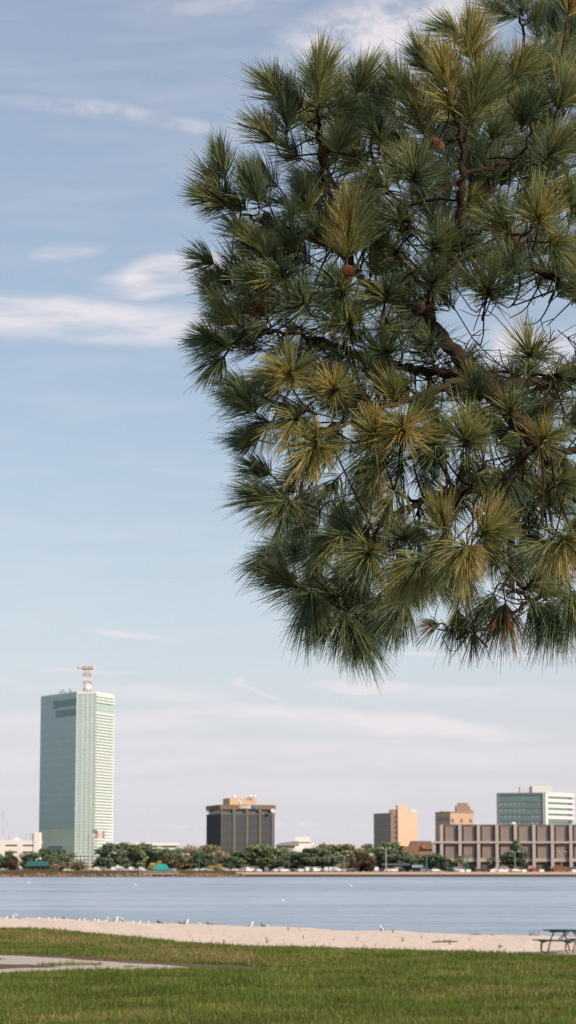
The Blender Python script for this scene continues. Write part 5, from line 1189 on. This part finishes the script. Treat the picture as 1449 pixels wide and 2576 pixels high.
tx0 = at(1640, 1400, 14.7)
pine = thing("pine_tree", (tx0.x, tx0.y, 0), "tall long needled pine with cones and sunlit tips reaching in from the right", "pine tree")
m = MB(); tp = curve([(tx0.x + .05, tx0.y, -.15, .24), (tx0.x, tx0.y, .25, .20), (tx0.x, tx0.y, 2, .17), (tx0.x - .03, tx0.y, 4, .145), (tx0.x + .03, tx0.y + .05, 6, .11), (tx0.x - .05, tx0.y + .1, 8, .07), (tx0.x - .02, tx0.y, 9.6, .025)], 6)
m.tube([q[:3] for q in tp], [q[3] for q in tp], 14, c=(1.2, 1.05, .95)); m.build("trunk", M_BARK, pine, smooth=True)
def onpx(px, py, Y, rad): q = at(px, py, Y); return (q.x, q.y, q.z, rad)
LIMBS = [
 dict(t=(1.0, .9, .85), p=[(1640, 1420, 14.7, .075), (1545, 1330, 14.5, .070), (1449, 1225, 14.4, .066), (1340, 1100, 14.2, .060), (1257, 1010, 14.1, .054), (1190, 940, 14.0, .050), (1120, 858, 14.0, .043), (1076, 795, 14.0, .038), (1092, 735, 13.95, .030), (1135, 650, 13.8, .028), (1153, 570, 13.65, .025), (1160, 490, 13.55, .024), (1163, 430, 13.5, .022), (1158, 330, 13.45, .014), (1135, 260, 13.7, .007)]),
 dict(t=(.8, .75, .75), p=[(1078, 795, 14.05, .030), (1010, 752, 14.1, .026), (950, 735, 14.2, .024), (905, 700, 14.2, .022), (862, 640, 14.15, .020), (790, 600, 14.1, .015), (715, 580, 14.1, .012), (650, 557, 14.1, .010), (600, 532, 14.05, .008), (530, 505, 14.0, .006)]),
 dict(t=(.8, .72, .70), p=[(900, 690, 14.2, .019), (862, 600, 14.25, .018), (838, 520, 14.2, .016), (818, 460, 14.15, .014), (805, 390, 14.1, .013), (800, 300, 14.1, .010), (803, 220, 14.05, .007)]),
 dict(t=(.75, .7, .7), p=[(1205, 955, 14.05, .034), (1130, 942, 14.15, .028), (1050, 930, 14.3, .024), (985, 915, 14.35, .021), (900, 890, 14.4, .018), (790, 850, 14.35, .014), (680, 835, 14.3, .010), (590, 865, 14.2, .007)]),
 dict(t=(1.5, 1.35, 1.25), p=[(1225, 975, 14.0, .028), (1160, 958, 13.8, .023), (1080, 985, 13.6, .018), (1000, 1015, 13.45, .015), (920, 1035, 13.35, .012), (860, 1075, 13.3, .010), (790, 1110, 13.2, .007)]),
 dict(t=(.7, .65, .65), p=[(1235, 985, 14.1, .034), (1290, 965, 14.3, .030), (1360, 958, 14.5, .028), (1420, 945, 14.7, .025), (1500, 925, 14.9, .020), (1600, 880, 15.1, .010)]),
 dict(t=(.75, .7, .68), p=[(1600, 1310, 14.7, .050), (1449, 1240, 14.6, .044), (1330, 1222, 14.6, .034), (1200, 1232, 14.6, .026), (1090, 1252, 14.55, .020), (980, 1300, 14.5, .017), (900, 1345, 14.4, .012), (800, 1400, 14.3, .008)]),
 dict(t=(.85, .78, .74), p=[(1449, 1240, 14.6, .034), (1360, 1262, 14.4, .026), (1290, 1310, 14.25, .020), (1285, 1400, 14.2, .016), (1303, 1460, 14.15, .013), (1330, 1510, 14.1, .008)]),
 dict(t=(.7, .68, .68), p=[(1640, 900, 15.0, .040), (1540, 720, 15.3, .032), (1449, 520, 15.5, .026), (1385, 330, 15.5, .020), (1345, 190, 15.5, .014), (1312, 70, 15.5, .009), (1310, -20, 15.5, .005)]),
 dict(t=(1.1, .85, .75), p=[(1165, 432, 13.5, .013), (1230, 425, 13.6, .011), (1290, 400, 13.7, .010), (1322, 372, 13.65, .008), (1340, 300, 13.6, .006)]),
 dict(t=(1.2, .9, .8), p=[(1150, 600, 13.9, .014), (1200, 585, 13.75, .012), (1250, 570, 13.6, .010), (1310, 595, 13.5, .009), (1350, 560, 13.45, .007)]),
 dict(t=(.7, .65, .65), p=[(1640, 1000, 14.8, .045), (1540, 860, 14.7, .036), (1449, 745, 14.6, .030), (1370, 690, 14.5, .020), (1290, 660, 14.45, .013), (1220, 650, 14.4, .008)]),
 dict(t=(.7, .65, .65), p=[(1640, 1560, 14.7, .04), (1540, 1520, 14.5, .032), (1449, 1500, 14.4, .024), (1380, 1490, 14.3, .017), (1290, 1540, 14.2, .010), (1220, 1585, 14.15, .007), (1130, 1585, 14.1, .004)]),
 dict(t=(.75, .7, .68), p=[(960, 1308, 14.45, .014), (930, 1390, 14.3, .012), (900, 1480, 14.2, .010), (880, 1560, 14.1, .006)]),
 dict(t=(.8, .75, .7), p=[(1085, 740, 14.0, .018), (1000, 640, 14.4, .015), (960, 540, 14.6, .013), (940, 420, 14.7, .010), (930, 300, 14.7, .007)]),
 dict(t=(.8, .75, .7), p=[(1000, 1000, 14.2, .014), (900, 1050, 14.35, .012), (780, 1080, 14.4, .010), (690, 1040, 14.35, .007)]),
 dict(t=(.8, .75, .7), p=[(1640, 1250, 14.4, .04), (1560, 1180, 13.9, .034), (1470, 1140, 13.5, .026), (1400, 1130, 13.3, .016), (1340, 1120, 13.2, .010)]),
 dict(t=(.8, .75, .7), p=[(1640, 820, 14.8, .04), (1590, 640, 14.5, .030), (1530, 480, 14.3, .022), (1470, 340, 14.2, .014), (1440, 200, 14.1, .008)]),
]
limb_mb = []; samples = []
for li, L_ in enumerate(LIMBS):
    pts = curve([onpx(*q) for q in L_['p']], 6); n = len(pts)
    # slight natural wobble
    pts = [np.array([q[0] + .010 * math.sin(k * 1.7 + li), q[1] + .012 * math.sin(k * 1.3 + 2 * li), q[2] + .008 * math.sin(k * 2.1 + li), max(.004, q[3])]) for k, q in enumerate(pts)]
    mb = MB(); mb.tube([q[:3] for q in pts], [q[3] * (1 + .07 * math.sin(k * 2.3)) for k, q in enumerate(pts)], 9, c=L_['t']); limb_mb.append(mb)
    for q in pts: samples.append((li, q))
SP = np.array([s[1][:3] for s in samples]); SR = np.array([s[1][3] for s in samples]); SL = np.array([s[0] for s in samples])

needles = {i: [] for i in range(len(LIMBS))}
def add_needles(li, base, axis, Ls, N, nl, warm, spread=1.0, brown=0.0, droop=.10, star=True):
    axis = axis / np.linalg.norm(axis); o1 = np.cross(axis, [0.3, .2, 1.0]); o1 /= np.linalg.norm(o1); o2 = np.cross(axis, o1)
    F3 = N // 3
    tpar = rg.random(F3) ** .8; az = rg.random(F3) * 6.283; ph = rg.random(3) * 6.283; kn = rg.integers(5, 9); az = az + .42 * np.sin(kn * az + ph[0])
    th = np.radians(((76 - 54 * tpar) if star else (60 - 46 * tpar)) * spread + rg.normal(0, 9, F3))
    # bundles of three
    tpar = np.repeat(tpar, 3); az = np.repeat(az, 3) + rg.normal(0, .06, F3 * 3); th = np.repeat(th, 3) + rg.normal(0, .05, F3 * 3)
    n = F3 * 3
    d0 = axis * np.cos(th)[:, None] + (o1 * np.cos(az)[:, None] + o2 * np.sin(az)[:, None]) * np.sin(th)[:, None]
    p0 = base + axis * (tpar * Ls * .78)[:, None]; l = nl * (.78 + .34 * rg.random(n)) * np.where(rg.random(n) < .1, .6, 1) * (1 + .16 * np.sin(az + ph[1]) + .10 * np.sin(2 * az + ph[2]))
    g = np.array([0, 0, -1.0]); dr = droop * rg.uniform(.5, 2.2) * (.6 + .8 * rg.random(n)); cu = rg.normal(0, .085, (n, 3)) + axis * .12
    S = []
    for s_ in (0, .36, .7, 1.0): S.append(p0 + (d0 * s_ + cu * s_ * s_ + g * (dr * s_ * s_)[:, None]) * l[:, None])
    wdir_ = np.cross(d0, rg.normal(size=(n, 3))); wdir_ /= np.linalg.norm(wdir_, axis=1)[:, None]
    W = [.0016, .0022, .0018, .0007]; V = []
    for k in range(4): V += [S[k] - wdir_ * W[k], S[k] + wdir_ * W[k]]
    V = np.stack(V, 1)  # n,8,3
    dark = np.array([.090, .138, .086]); olive = np.array([.232, .240, .086]); sunlit_gold = np.array([.50, .355, .115]); deadc = np.array([.26, .11, .045])  # dark green paints the shaded tufts, gold the sunlit ones
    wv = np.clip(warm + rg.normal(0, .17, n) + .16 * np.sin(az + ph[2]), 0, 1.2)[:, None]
    col = np.where(wv < .5, dark + (olive - dark) * wv * 2, olive + (sunlit_gold - olive) * (wv - .5) * 2)
    col = col * (.86 + .52 * rg.random(n))[:, None]
    bm_ = (rg.random(n) < brown + .012)[:, None]; col = np.where(bm_, deadc * (.6 + .8 * rg.random(n))[:, None], col)
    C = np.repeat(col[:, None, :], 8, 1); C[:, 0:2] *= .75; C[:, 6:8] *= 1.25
    needles[li].append((V.reshape(-1, 3), C.reshape(-1, 3)))
TW = []
def add_twig(li, base, axis, Ls, tint, r0=.0045):
    """curved twig from the nearest limb to the shoot, then the shoot's own stem"""
    d = np.linalg.norm(SP - base, axis=1)
    if li is None: k = int(np.argmin(d + np.where(SR < .006, .1, 0)))
    else: k = int(np.argmin(np.where(SL == li, d, 1e9)))
    a = SP[k]; ln = d[k]; li = int(SL[k])
    ax = axis / np.linalg.norm(axis); mid = base - ax * min(.35 * ln, .25) + np.array([r_.uniform(-.03, .03), r_.uniform(-.03, .03), -.03 * ln])
    TW.append(base); q1 = a * .6 + mid * .4 + np.array([r_.uniform(-.04, .04), r_.uniform(-.04, .04), r_.uniform(-.05, .03)]) * min(1, ln * 2)
    rs = min(SR[k] * .7, .005 + .006 * ln)
    if ln > .03:
        pts = curve([tuple(a) + (rs,), tuple(q1) + (rs * .85,), tuple(mid) + (r0 * 1.1,), tuple(base) + (r0,)], 3)
        limb_mb[li].tube([q[:3] for q in pts], [max(.0025, q[3]) for q in pts], 5, c=tint)
    tip = base + ax * Ls
    limb_mb[li].tube([tuple(base), tuple(tip), tuple(tip + ax * .022)], [r0, .0042, .0012], 5, c=(tint[0] * 1.5, tint[1] * 1.1, tint[2]))
    return li
# shoots: zone, base x,y, tip x,y, tilt to the camera, depth, painted sun warmth, needle length m, needles
T = [
 ('A',1060,790,1080,430,.1,13.9,.30,.275,520), ('A',800,720,735,590,.1,14.0,.25,.26,420), ('A',1330,680,1375,560,.1,13.95,.35,.26,360), ('A',760,1020,690,930,.2,14.0,.25,.25,420), ('A',840,960,850,760,.2,14.0,.2,.24,360),
 ('A',1090,830,1240,805,.3,13.9,.3,.22,300), ('A',1205,1090,1220,970,.1,13.8,.42,.2,300), ('A',960,770,900,720,.1,14.1,.2,.24,300), ('A',430,1460,270,1385,.1,14.0,.2,.25,460), ('A',410,1290,365,1120,.1,14.0,.3,.23,380), ('A',420,1400,300,1250,.2,14.0,.25,.22,300),
 ('A',640,1460,590,1260,.15,13.95,.25,.26,500), ('A',560,1500,480,1440,.1,14.05,.18,.24,300), ('A',1000,1510,955,1390,.2,14.1,.25,.22,300), ('A',870,1570,880,1540,.6,14.0,.2,.17,90), ('A',1270,1840,1282,1470,.25,13.3,.62,.25,640),
 ('A',700,1850,590,1730,.2,13.9,.3,.26,500), ('A',820,1990,800,1960,.9,13.6,.35,.24,330), ('A',690,2020,640,1990,.5,13.8,.22,.25,300), ('A',1230,2090,1225,2060,.92,13.4,.25,.27,360), ('A',1290,2310,1288,2290,.92,13.5,.25,.26,330), ('A',500,2310,400,2240,.1,14.0,.2,.25,380), ('A',980,2190,960,2170,.85,13.9,.12,.25,300),
 ('A',1400,1200,1340,1150,.2,14.3,.2,.25,320), ('A',1420,880,1400,760,.1,14.4,.2,.25,300), ('A',1150,1330,1000,1290,.1,14.4,.1,.24,260), ('A',480,2050,380,1990,.1,14.2,.18,.25,320), ('A',420,2130,330,2080,.1,14.1,.2,.22,240), ('A',900,1790,880,1700,.4,14.1,.18,.25,300), ('A',1130,1780,1090,1720,.3,14.2,.15,.25,300),
 ('A',560,1700,500,1640,.2,14.1,.22,.23,260), ('A',330,1880,270,1850,.1,14.15,.2,.22,220),
 ('C',460,170,300,130,.1,14.0,.2,.25,420), ('C',330,130,290,110,.6,13.9,.22,.24,260), ('C',400,230,330,290,.1,14.1,.15,.24,280), ('C',620,640,530,560,.1,14.0,.12,.26,420), ('C',580,480,490,450,.1,14.1,.12,.25,300), ('C',870,385,866,372,.93,13.15,.62,.25,380), ('C',1172,512,1168,500,.93,13.1,.72,.24,380), ('C',930,680,880,700,.75,13.1,.62,.25,360),
 ('C',1045,800,1045,770,.85,12.95,.82,.11,90), ('C',1040,860,1035,890,.9,13.0,.74,.27,460), ('C',870,1270,620,1225,.15,13.9,.14,.25,520), ('C',860,1265,840,1290,.7,13.7,.2,.26,360), ('C',730,1080,660,1040,.1,14.1,.1,.24,300), ('C',840,1600,760,1640,.1,14.2,.1,.26,300), ('C',990,1640,840,1585,.1,14.1,.1,.22,320), ('C',930,1870,830,1820,.1,14.0,.1,.26,380), ('C',1010,1890,1020,1960,.2,13.95,.1,.27,340), ('C',850,1780,780,1740,.1,14.1,.1,.24,260),
 ('C',1430,1620,1420,1640,.85,13.4,.38,.27,420), ('C',1230,1500,1170,1530,.5,13.8,.25,.25,360), ('C',1350,1500,1300,1470,.4,14.0,.15,.26,320), ('C',1240,2040,1260,2130,.1,13.9,.1,.27,380), ('C',1180,2080,1130,2110,.1,14.0,.1,.25,260), ('C',1335,2130,1345,2190,.1,13.9,.1,.25,300), ('C',1200,1930,1120,1940,.1,14.1,.12,.24,260), ('C',1380,1960,1390,2010,.2,14.0,.12,.25,280), ('C',640,830,560,820,.1,14.2,.1,.24,280), ('C',720,700,660,720,.1,14.1,.1,.26,300),
 ('D',20,800,16,790,.93,13.0,.80,.24,380), ('D',215,785,216,765,.9,12.95,.70,.26,460), ('D',655,860,665,840,.88,13.1,.48,.28,520), ('D',980,660,975,640,.8,13.4,.42,.23,300), ('D',1190,860,1200,850,.85,13.1,.55,.25,340), ('D',920,1060,920,1075,.8,13.5,.2,.23,280), ('D',1250,1320,1240,1230,.4,13.7,.25,.22,300), ('D',670,1570,655,1620,.75,12.9,.66,.28,520), ('D',770,1510,790,1490,.8,13.0,.62,.25,380), ('D',1330,1510,1345,1530,.8,12.9,.62,.29,460), ('D',1240,1570,1160,1590,.3,13.4,.15,.22,160), ('D',1090,1860,1130,1850,.6,13.7,.2,.27,380),
 ('D',940,1970,935,2010,.15,13.8,.15,.25,340), ('D',1110,1960,1130,2000,.2,13.9,.12,.25,280), ('D',1290,1970,1270,2010,.15,13.9,.1,.26,320), ('D',480,2125,440,2130,.2,14.0,.2,.15,110), ('D',720,2130,715,2180,.1,14.0,.15,.2,80), ('D',240,1950,215,1990,.15,13.9,.12,.27,340), ('D',110,240,108,225,.88,13.6,.3,.25,300), ('D',420,190,420,180,.85,13.9,.12,.22,130), ('D',1110,250,1112,235,.85,13.3,.45,.26,340), ('D',1100,380,1100,370,.7,13.5,.35,.2,160), ('D',760,560,740,480,.5,13.5,.35,.24,360), ('D',100,1020,95,1010,.85,13.9,.1,.22,260), ('D',245,1550,240,1540,.85,13.9,.1,.23,240),
 ('D',400,1650,290,1760,.45,13.2,.58,.29,420), ('D',520,1480,480,1390,.4,13.3,.55,.24,320), ('D',1400,720,1440,690,.5,13.5,.38,.24,280), ('D',60,1940,40,1980,.2,14.0,.12,.26,300), ('D',600,2010,600,2060,.1,14.1,.1,.22,200), ('D',860,1910,840,1950,.1,14.0,.12,.24,240), ('D',1400,1880,1400,1920,.2,13.8,.15,.27,300), ('D',160,560,150,500,.5,13.5,.5,.22,280), ('D',300,700,330,640,.5,13.6,.45,.22,260), ('D',1300,1150,1330,1130,.6,13.5,.3,.22,220), ('D',470,880,440,860,.8,13.6,.3,.26,280), ('D',20,400,0,360,.6,13.8,.2,.24,260),
 ('B',570,800,490,430,.3,13.2,.66,.24,560), ('B',690,870,760,600,.35,13.2,.52,.26,520), ('B',700,430,702,230,.2,13.3,.88,.24,480), ('B',640,270,580,230,.1,13.6,.3,.24,260), ('B',420,520,350,400,.15,13.6,.35,.24,340), ('B',370,960,260,640,.25,13.35,.56,.24,460), ('B',300,1290,298,1270,.88,13.2,.28,.30,460), ('B',1000,580,1045,470,.3,13.4,.55,.24,400), ('B',1320,790,1360,690,.3,13.4,.5,.25,360), ('B',1060,920,1080,760,.25,13.6,.28,.24,400), ('B',1240,1130,1300,1070,.4,13.4,.42,.24,340), ('B',1180,1590,1175,1560,.8,13.0,.58,.27,420), ('B',970,1660,940,1620,.5,13.2,.4,.24,340), ('B',1250,1725,1280,1740,.7,13.1,.45,.25,340),
 ('B',440,1790,440,1780,.92,13.4,.25,.25,300), ('B',430,2050,430,2040,.9,13.6,.15,.23,260), ('B',820,2115,822,2095,.85,13.3,.28,.30,460), ('B',95,2150,95,2140,.9,13.5,.25,.25,300), ('B',1390,120,1400,20,.2,13.5,.66,.25,340), ('B',1050,130,900,60,0,15.4,.1,.26,260), ('B',1070,120,1060,-20,0,15.5,.1,.26,260), ('B',1100,140,1230,60,0,15.5,.08,.26,300), ('B',1220,150,1330,200,0,15.5,.05,.25,280), ('B',1290,350,1330,370,0,15.4,.05,.2,200), ('B',1180,330,1240,350,0,15.4,.06,.24,240),
 ('B',860,1290,840,1250,.5,14.1,.15,.26,300), ('B',700,1300,720,1200,.4,14.2,.15,.24,300), ('B',540,1700,530,1680,.6,14.0,.12,.25,300), ('B',1420,1500,1430,1440,.4,13.8,.25,.26,320), ('B',160,820,100,720,.2,14.1,.22,.26,340), ('B',230,720,170,600,.2,14.0,.3,.25,320), ('B',900,700,930,620,.2,13.9,.3,.25,320), ('B',1250,560,1330,500,.2,14.2,.2,.25,300), ('B',1420,640,1440,560,.3,13.8,.38,.25,300), ('B',850,1000,880,930,.3,13.9,.22,.24,280),
 ('B',1000,1950,990,1930,.8,13.8,.15,.26,280), ('B',1300,1950,1310,1930,.8,13.9,.14,.26,280), ('B',640,1800,640,1780,.7,13.9,.1,.25,260), ('B',200,1600,190,1560,.6,13.9,.14,.26,300), ('B',120,1350,80,1330,.5,13.7,.35,.25,320), ('B',60,1000,20,900,.3,14.0,.2,.26,320),
]
for zone, bx, by, tx, ty, tw, Y, warm, nl, N in T:
    p0 = zp(zone, bx, by); p1 = zp(zone, tx, ty); a = np.array(at(*p0, Y)); bb = np.array(at(*p1, Y)); pl = bb - a; ln = np.linalg.norm(pl) + 1e-6
    ax = pl / ln * math.sqrt(1 - tw * tw) + np.array([0, -1, 0]) * tw; Ls = min(.42, max(.06, ln / max(.25, math.sqrt(1 - tw * tw))))
    li = add_twig(None, a, ax, Ls, (1.0, .8, .68))
    N = int(N * .93 * (1 + Ls)); brown = .45 if (zone, bx) in (('D', 940), ('D', 720), ('D', 480)) else .0
    add_needles(li, a, ax, Ls, N, nl * (.90 if (zone, bx) == ('A', 1060) else .73 if p0[0] < 720 else .82 if tw > .6 else .84), warm * .88, 1.0, brown, droop=.16 if ty > by else .08, star=tw > .55)
# fillers deep in the crown and beyond the frame on the right
OUT = [(470, 480), (520, 370), (610, 390), (625, 310), (610, 190), (700, 150), (760, 60), (830, 60), (870, 130), (950, 150), (985, 230), (1010, 110), (1100, 80), (1130, 20), (1240, 10), (1449, -60), (1900, -60), (1900, 1600), (1449, 1640), (1300, 1600), (1230, 1640), (1150, 1560), (1080, 1570), (980, 1610), (890, 1680), (820, 1600), (760, 1570), (690, 1520), (650, 1440), (680, 1370), (600, 1280), (590, 1220), (650, 1130), (570, 1010), (500, 940), (460, 900), (500, 800), (530, 720), (520, 640), (580, 590), (540, 550), (470, 520)]
HOLES = [(1290, 860, 200, 105, .03), (1330, 1440, 120, 75, .06), (1140, 850, 70, 60, .1), (750, 455, 40, 50, 0), (720, 610, 60, 25, 0), (1120, 1270, 130, 40, .25), (1290, 150, 60, 90, 0), (1000, 160, 40, 70, 0), (1430, 470, 40, 60, .2), (1000, 880, 70, 30, .2), (1400, 1050, 60, 60, .2)]
def edge_dist(x, y):
    best = 1e9
    for (x0, y0), (x1, y1) in zip(OUT, OUT[1:] + OUT[:1]):
        dx, dy = x1 - x0, y1 - y0; tt_ = max(0, min(1, ((x - x0) * dx + (y - y0) * dy) / (dx * dx + dy * dy))); best = min(best, math.hypot(x - x0 - tt_ * dx, y - y0 - tt_ * dy))
    return best
cnt_f = 0; placed = []; tries = 0
while cnt_f < 320 and tries < 20000:
    tries += 1
    x, y = r_.uniform(480, 1880), r_.uniform(20, 1620)
    if not inside(OUT, np.array([x]), np.array([y]))[0] or edge_dist(x, y) < 118: continue
    if any(((x - hx) / hw1) ** 2 + ((y - hy) / hh1) ** 2 < 1 and r_.random() > pr for hx, hy, hw1, hh1, pr in HOLES): continue
    if x < 1449 and any(math.hypot(x - a, y - b) < 36 for a, b in placed): continue
    if x >= 1449 and any(math.hypot(x - a, y - b) < 80 for a, b in placed): continue
    placed.append((x, y)); Y = r_.uniform(14.15, 15.6) if x < 1449 else r_.uniform(14.4, 15.9)
    cx_, cy_ = 1150, 900; dx, dy = x - cx_ + r_.uniform(-300, 300), y - cy_ + r_.uniform(-300, 300)
    dv = np.array([dx, r_.uniform(-350, 350), -dy + (150 if y < 1100 else -100)]); dv /= np.linalg.norm(dv)
    a = np.array(at(x, y, Y)); Ls = r_.uniform(.08, .22); li = add_twig(None, a, dv, Ls, (.8, .68, .6), .004)
    add_needles(li, a, dv, Ls, r_.randint(190, 300), r_.uniform(.17, .23), r_.uniform(.02, .30) if r_.random() < .8 else r_.uniform(.3, .55), 1.0, .02, star=r_.random() < .4); cnt_f += 1
# bare dead twigs crossing the gaps
for cxp, cyp, wx, wy, n, Y0 in ((1300, 880, 170, 110, 46, 14.5), (1200, 1280, 190, 100, 46, 14.5), (1330, 1440, 120, 100, 30, 14.3), (1090, 930, 120, 70, 24, 14.3), (1150, 1590, 120, 25, 6, 14.1), (1400, 1080, 60, 120, 18, 14.4)):
    for _ in range(n):
        x, y = cxp + r_.uniform(-wx, wx), cyp + r_.uniform(-wy, wy); q = np.array(at(x, y, Y0 + r_.uniform(-.3, .6))); d = np.linalg.norm(SP - q, axis=1); k = int(np.argmin(d)); a = SP[k]
        if d[k] > 1.0: continue
        mid = (a + q) / 2 + np.array([r_.uniform(-.06, .06), r_.uniform(-.06, .06), r_.uniform(-.09, .02)]); pts = curve([tuple(a), tuple(mid), tuple(q)], 4); n_ = len(pts); col_ = r_.choice(((.6, .55, .5), (1.0, .9, .8), (.8, .68, .6)))
        limb_mb[int(SL[k])].tube(pts, [.006 - .0035 * i / n_ for i in range(n_)], 5, c=col_)
        for _k in range(r_.randint(1, 3)):
            s_ = pts[r_.randint(n_ // 3, n_ - 1)]; e = np.array(s_) + np.array([r_.uniform(-.2, .2), r_.uniform(-.15, .15), r_.uniform(-.14, .16)]); mm_ = (np.array(s_) + e) / 2 + [0, 0, r_.uniform(-.04, .03)]
            limb_mb[int(SL[k])].tube([tuple(s_), tuple(mm_), tuple(e)], [.0036, .003, .0018], 4, c=col_)
for li, mb in enumerate(limb_mb):
    lo = mb.build("limb", M_BARK, pine, smooth=True)
    if needles[li]:
        V = np.concatenate([a for a, b in needles[li]]); C = np.concatenate([b for a, b in needles[li]]); n = len(V) // 8
        idx = np.arange(n)[:, None] * 8; q = np.concatenate([np.stack([idx[:, 0] + 2 * k, idx[:, 0] + 2 * k + 1, idx[:, 0] + 2 * k + 3, idx[:, 0] + 2 * k + 2], 1) for k in range(3)])
        raw_mesh("needles", V, q, C, M_NEEDLE, lo, 4, base=parent_world(lo))
# cones
def cone_at(px, py, Y, L_, axis, open_=1.0, tintc=(.13, .065, .035)):
    q = Vector(at(px, py, Y)); ax = Vector(axis).normalized(); M = Matrix.Translation(q) @ ax.to_track_quat('Z', 'Y').to_matrix().to_4x4(); mb = MB(); n = 64; rr = random.Random(int(px))
    mb.ball((0, 0, 0), (.012, .012, L_ * .45), 8, 6, c=tuple(x * .3 for x in tintc))
    for k in range(n):
        f_ = (k + .5) / n; z = (-.5 + f_) * L_ * .94; ang = k * 2.39996; prof = math.sin(math.pi * min(1, (f_ * .86 + .12))) ** .7; rad = .036 * prof; up = (.25 + .75 * f_) * .9
        c_, s_ = math.cos(ang), math.sin(ang); tn = (-s_, c_); wd_ = .010 * prof + .003
        P0 = (c_ * .008, s_ * .008, z); tip = (c_ * rad, s_ * rad, z + rad * (up - .25))
        A_ = [(P0[0] - tn[0] * .004, P0[1] - tn[1] * .004, z), (P0[0] + tn[0] * .004, P0[1] + tn[1] * .004, z), (tip[0] * .85 + tn[0] * wd_, tip[1] * .85 + tn[1] * wd_, tip[2] - .002), (tip[0], tip[1], tip[2] + .003), (tip[0] * .85 - tn[0] * wd_, tip[1] * .85 - tn[1] * wd_, tip[2] - .002)]
        lo_ = [(x, y, zz - .0045) for x, y, zz in A_]; sh = .7 + .6 * rr.random()
        cc = [tuple(x * .45 * sh for x in tintc)] * 2 + [tuple(x * 1.3 * sh for x in tintc)] * 3
        mb.add(A_ + lo_, [(0, 1, 2, 3, 4), (9, 8, 7, 6, 5)] + [(i, i + 5, (i + 1) % 5 + 5, (i + 1) % 5) for i in range(5)], np.array(cc + cc))
    top = MB(); SPT = np.concatenate([SP, np.array(TW)]); d = np.linalg.norm(SPT - np.array(q), axis=1); a = SPT[int(np.argmin(d))]
    mb.xform(M); s0 = q - ax * (L_ * .5); mb.tube([tuple(s0), tuple((s0 + Vector(a)) / 2 + Vector((0, 0, -.01))), tuple(a)], [.006, .005, .005], 5, c=(.05, .03, .02)); mb.build("pine_cone", M_CONE, pine)
cone_at(1097, 361, 13.2, .105, (-.5, -.5, .2), tintc=(.20, .085, .04)); cone_at(672, 554, 13.9, .105, (.1, -.2, -1), tintc=(.075, .045, .032)); cone_at(877, 684, 13.1, .095, (.1, -.6, -.5), tintc=(.18, .07, .03))
cone_at(661, 722, 13.6, .085, (-.3, -.7, -.2), tintc=(.12, .05, .025)); cone_at(961, 928, 13.7, .085, (-.2, -.4, -.8), tintc=(.10, .05, .03)); cone_at(1052, 775, 13.5, .105, (-.4, -.4, -.6), tintc=(.08, .05, .035)); cone_at(813, 380, 13.9, .07, (.6, -.6, .2), tintc=(.11, .05, .03)); cone_at(652, 777, 13.7, .08, (-.1, -.7, -.5), tintc=(.16, .055, .02))
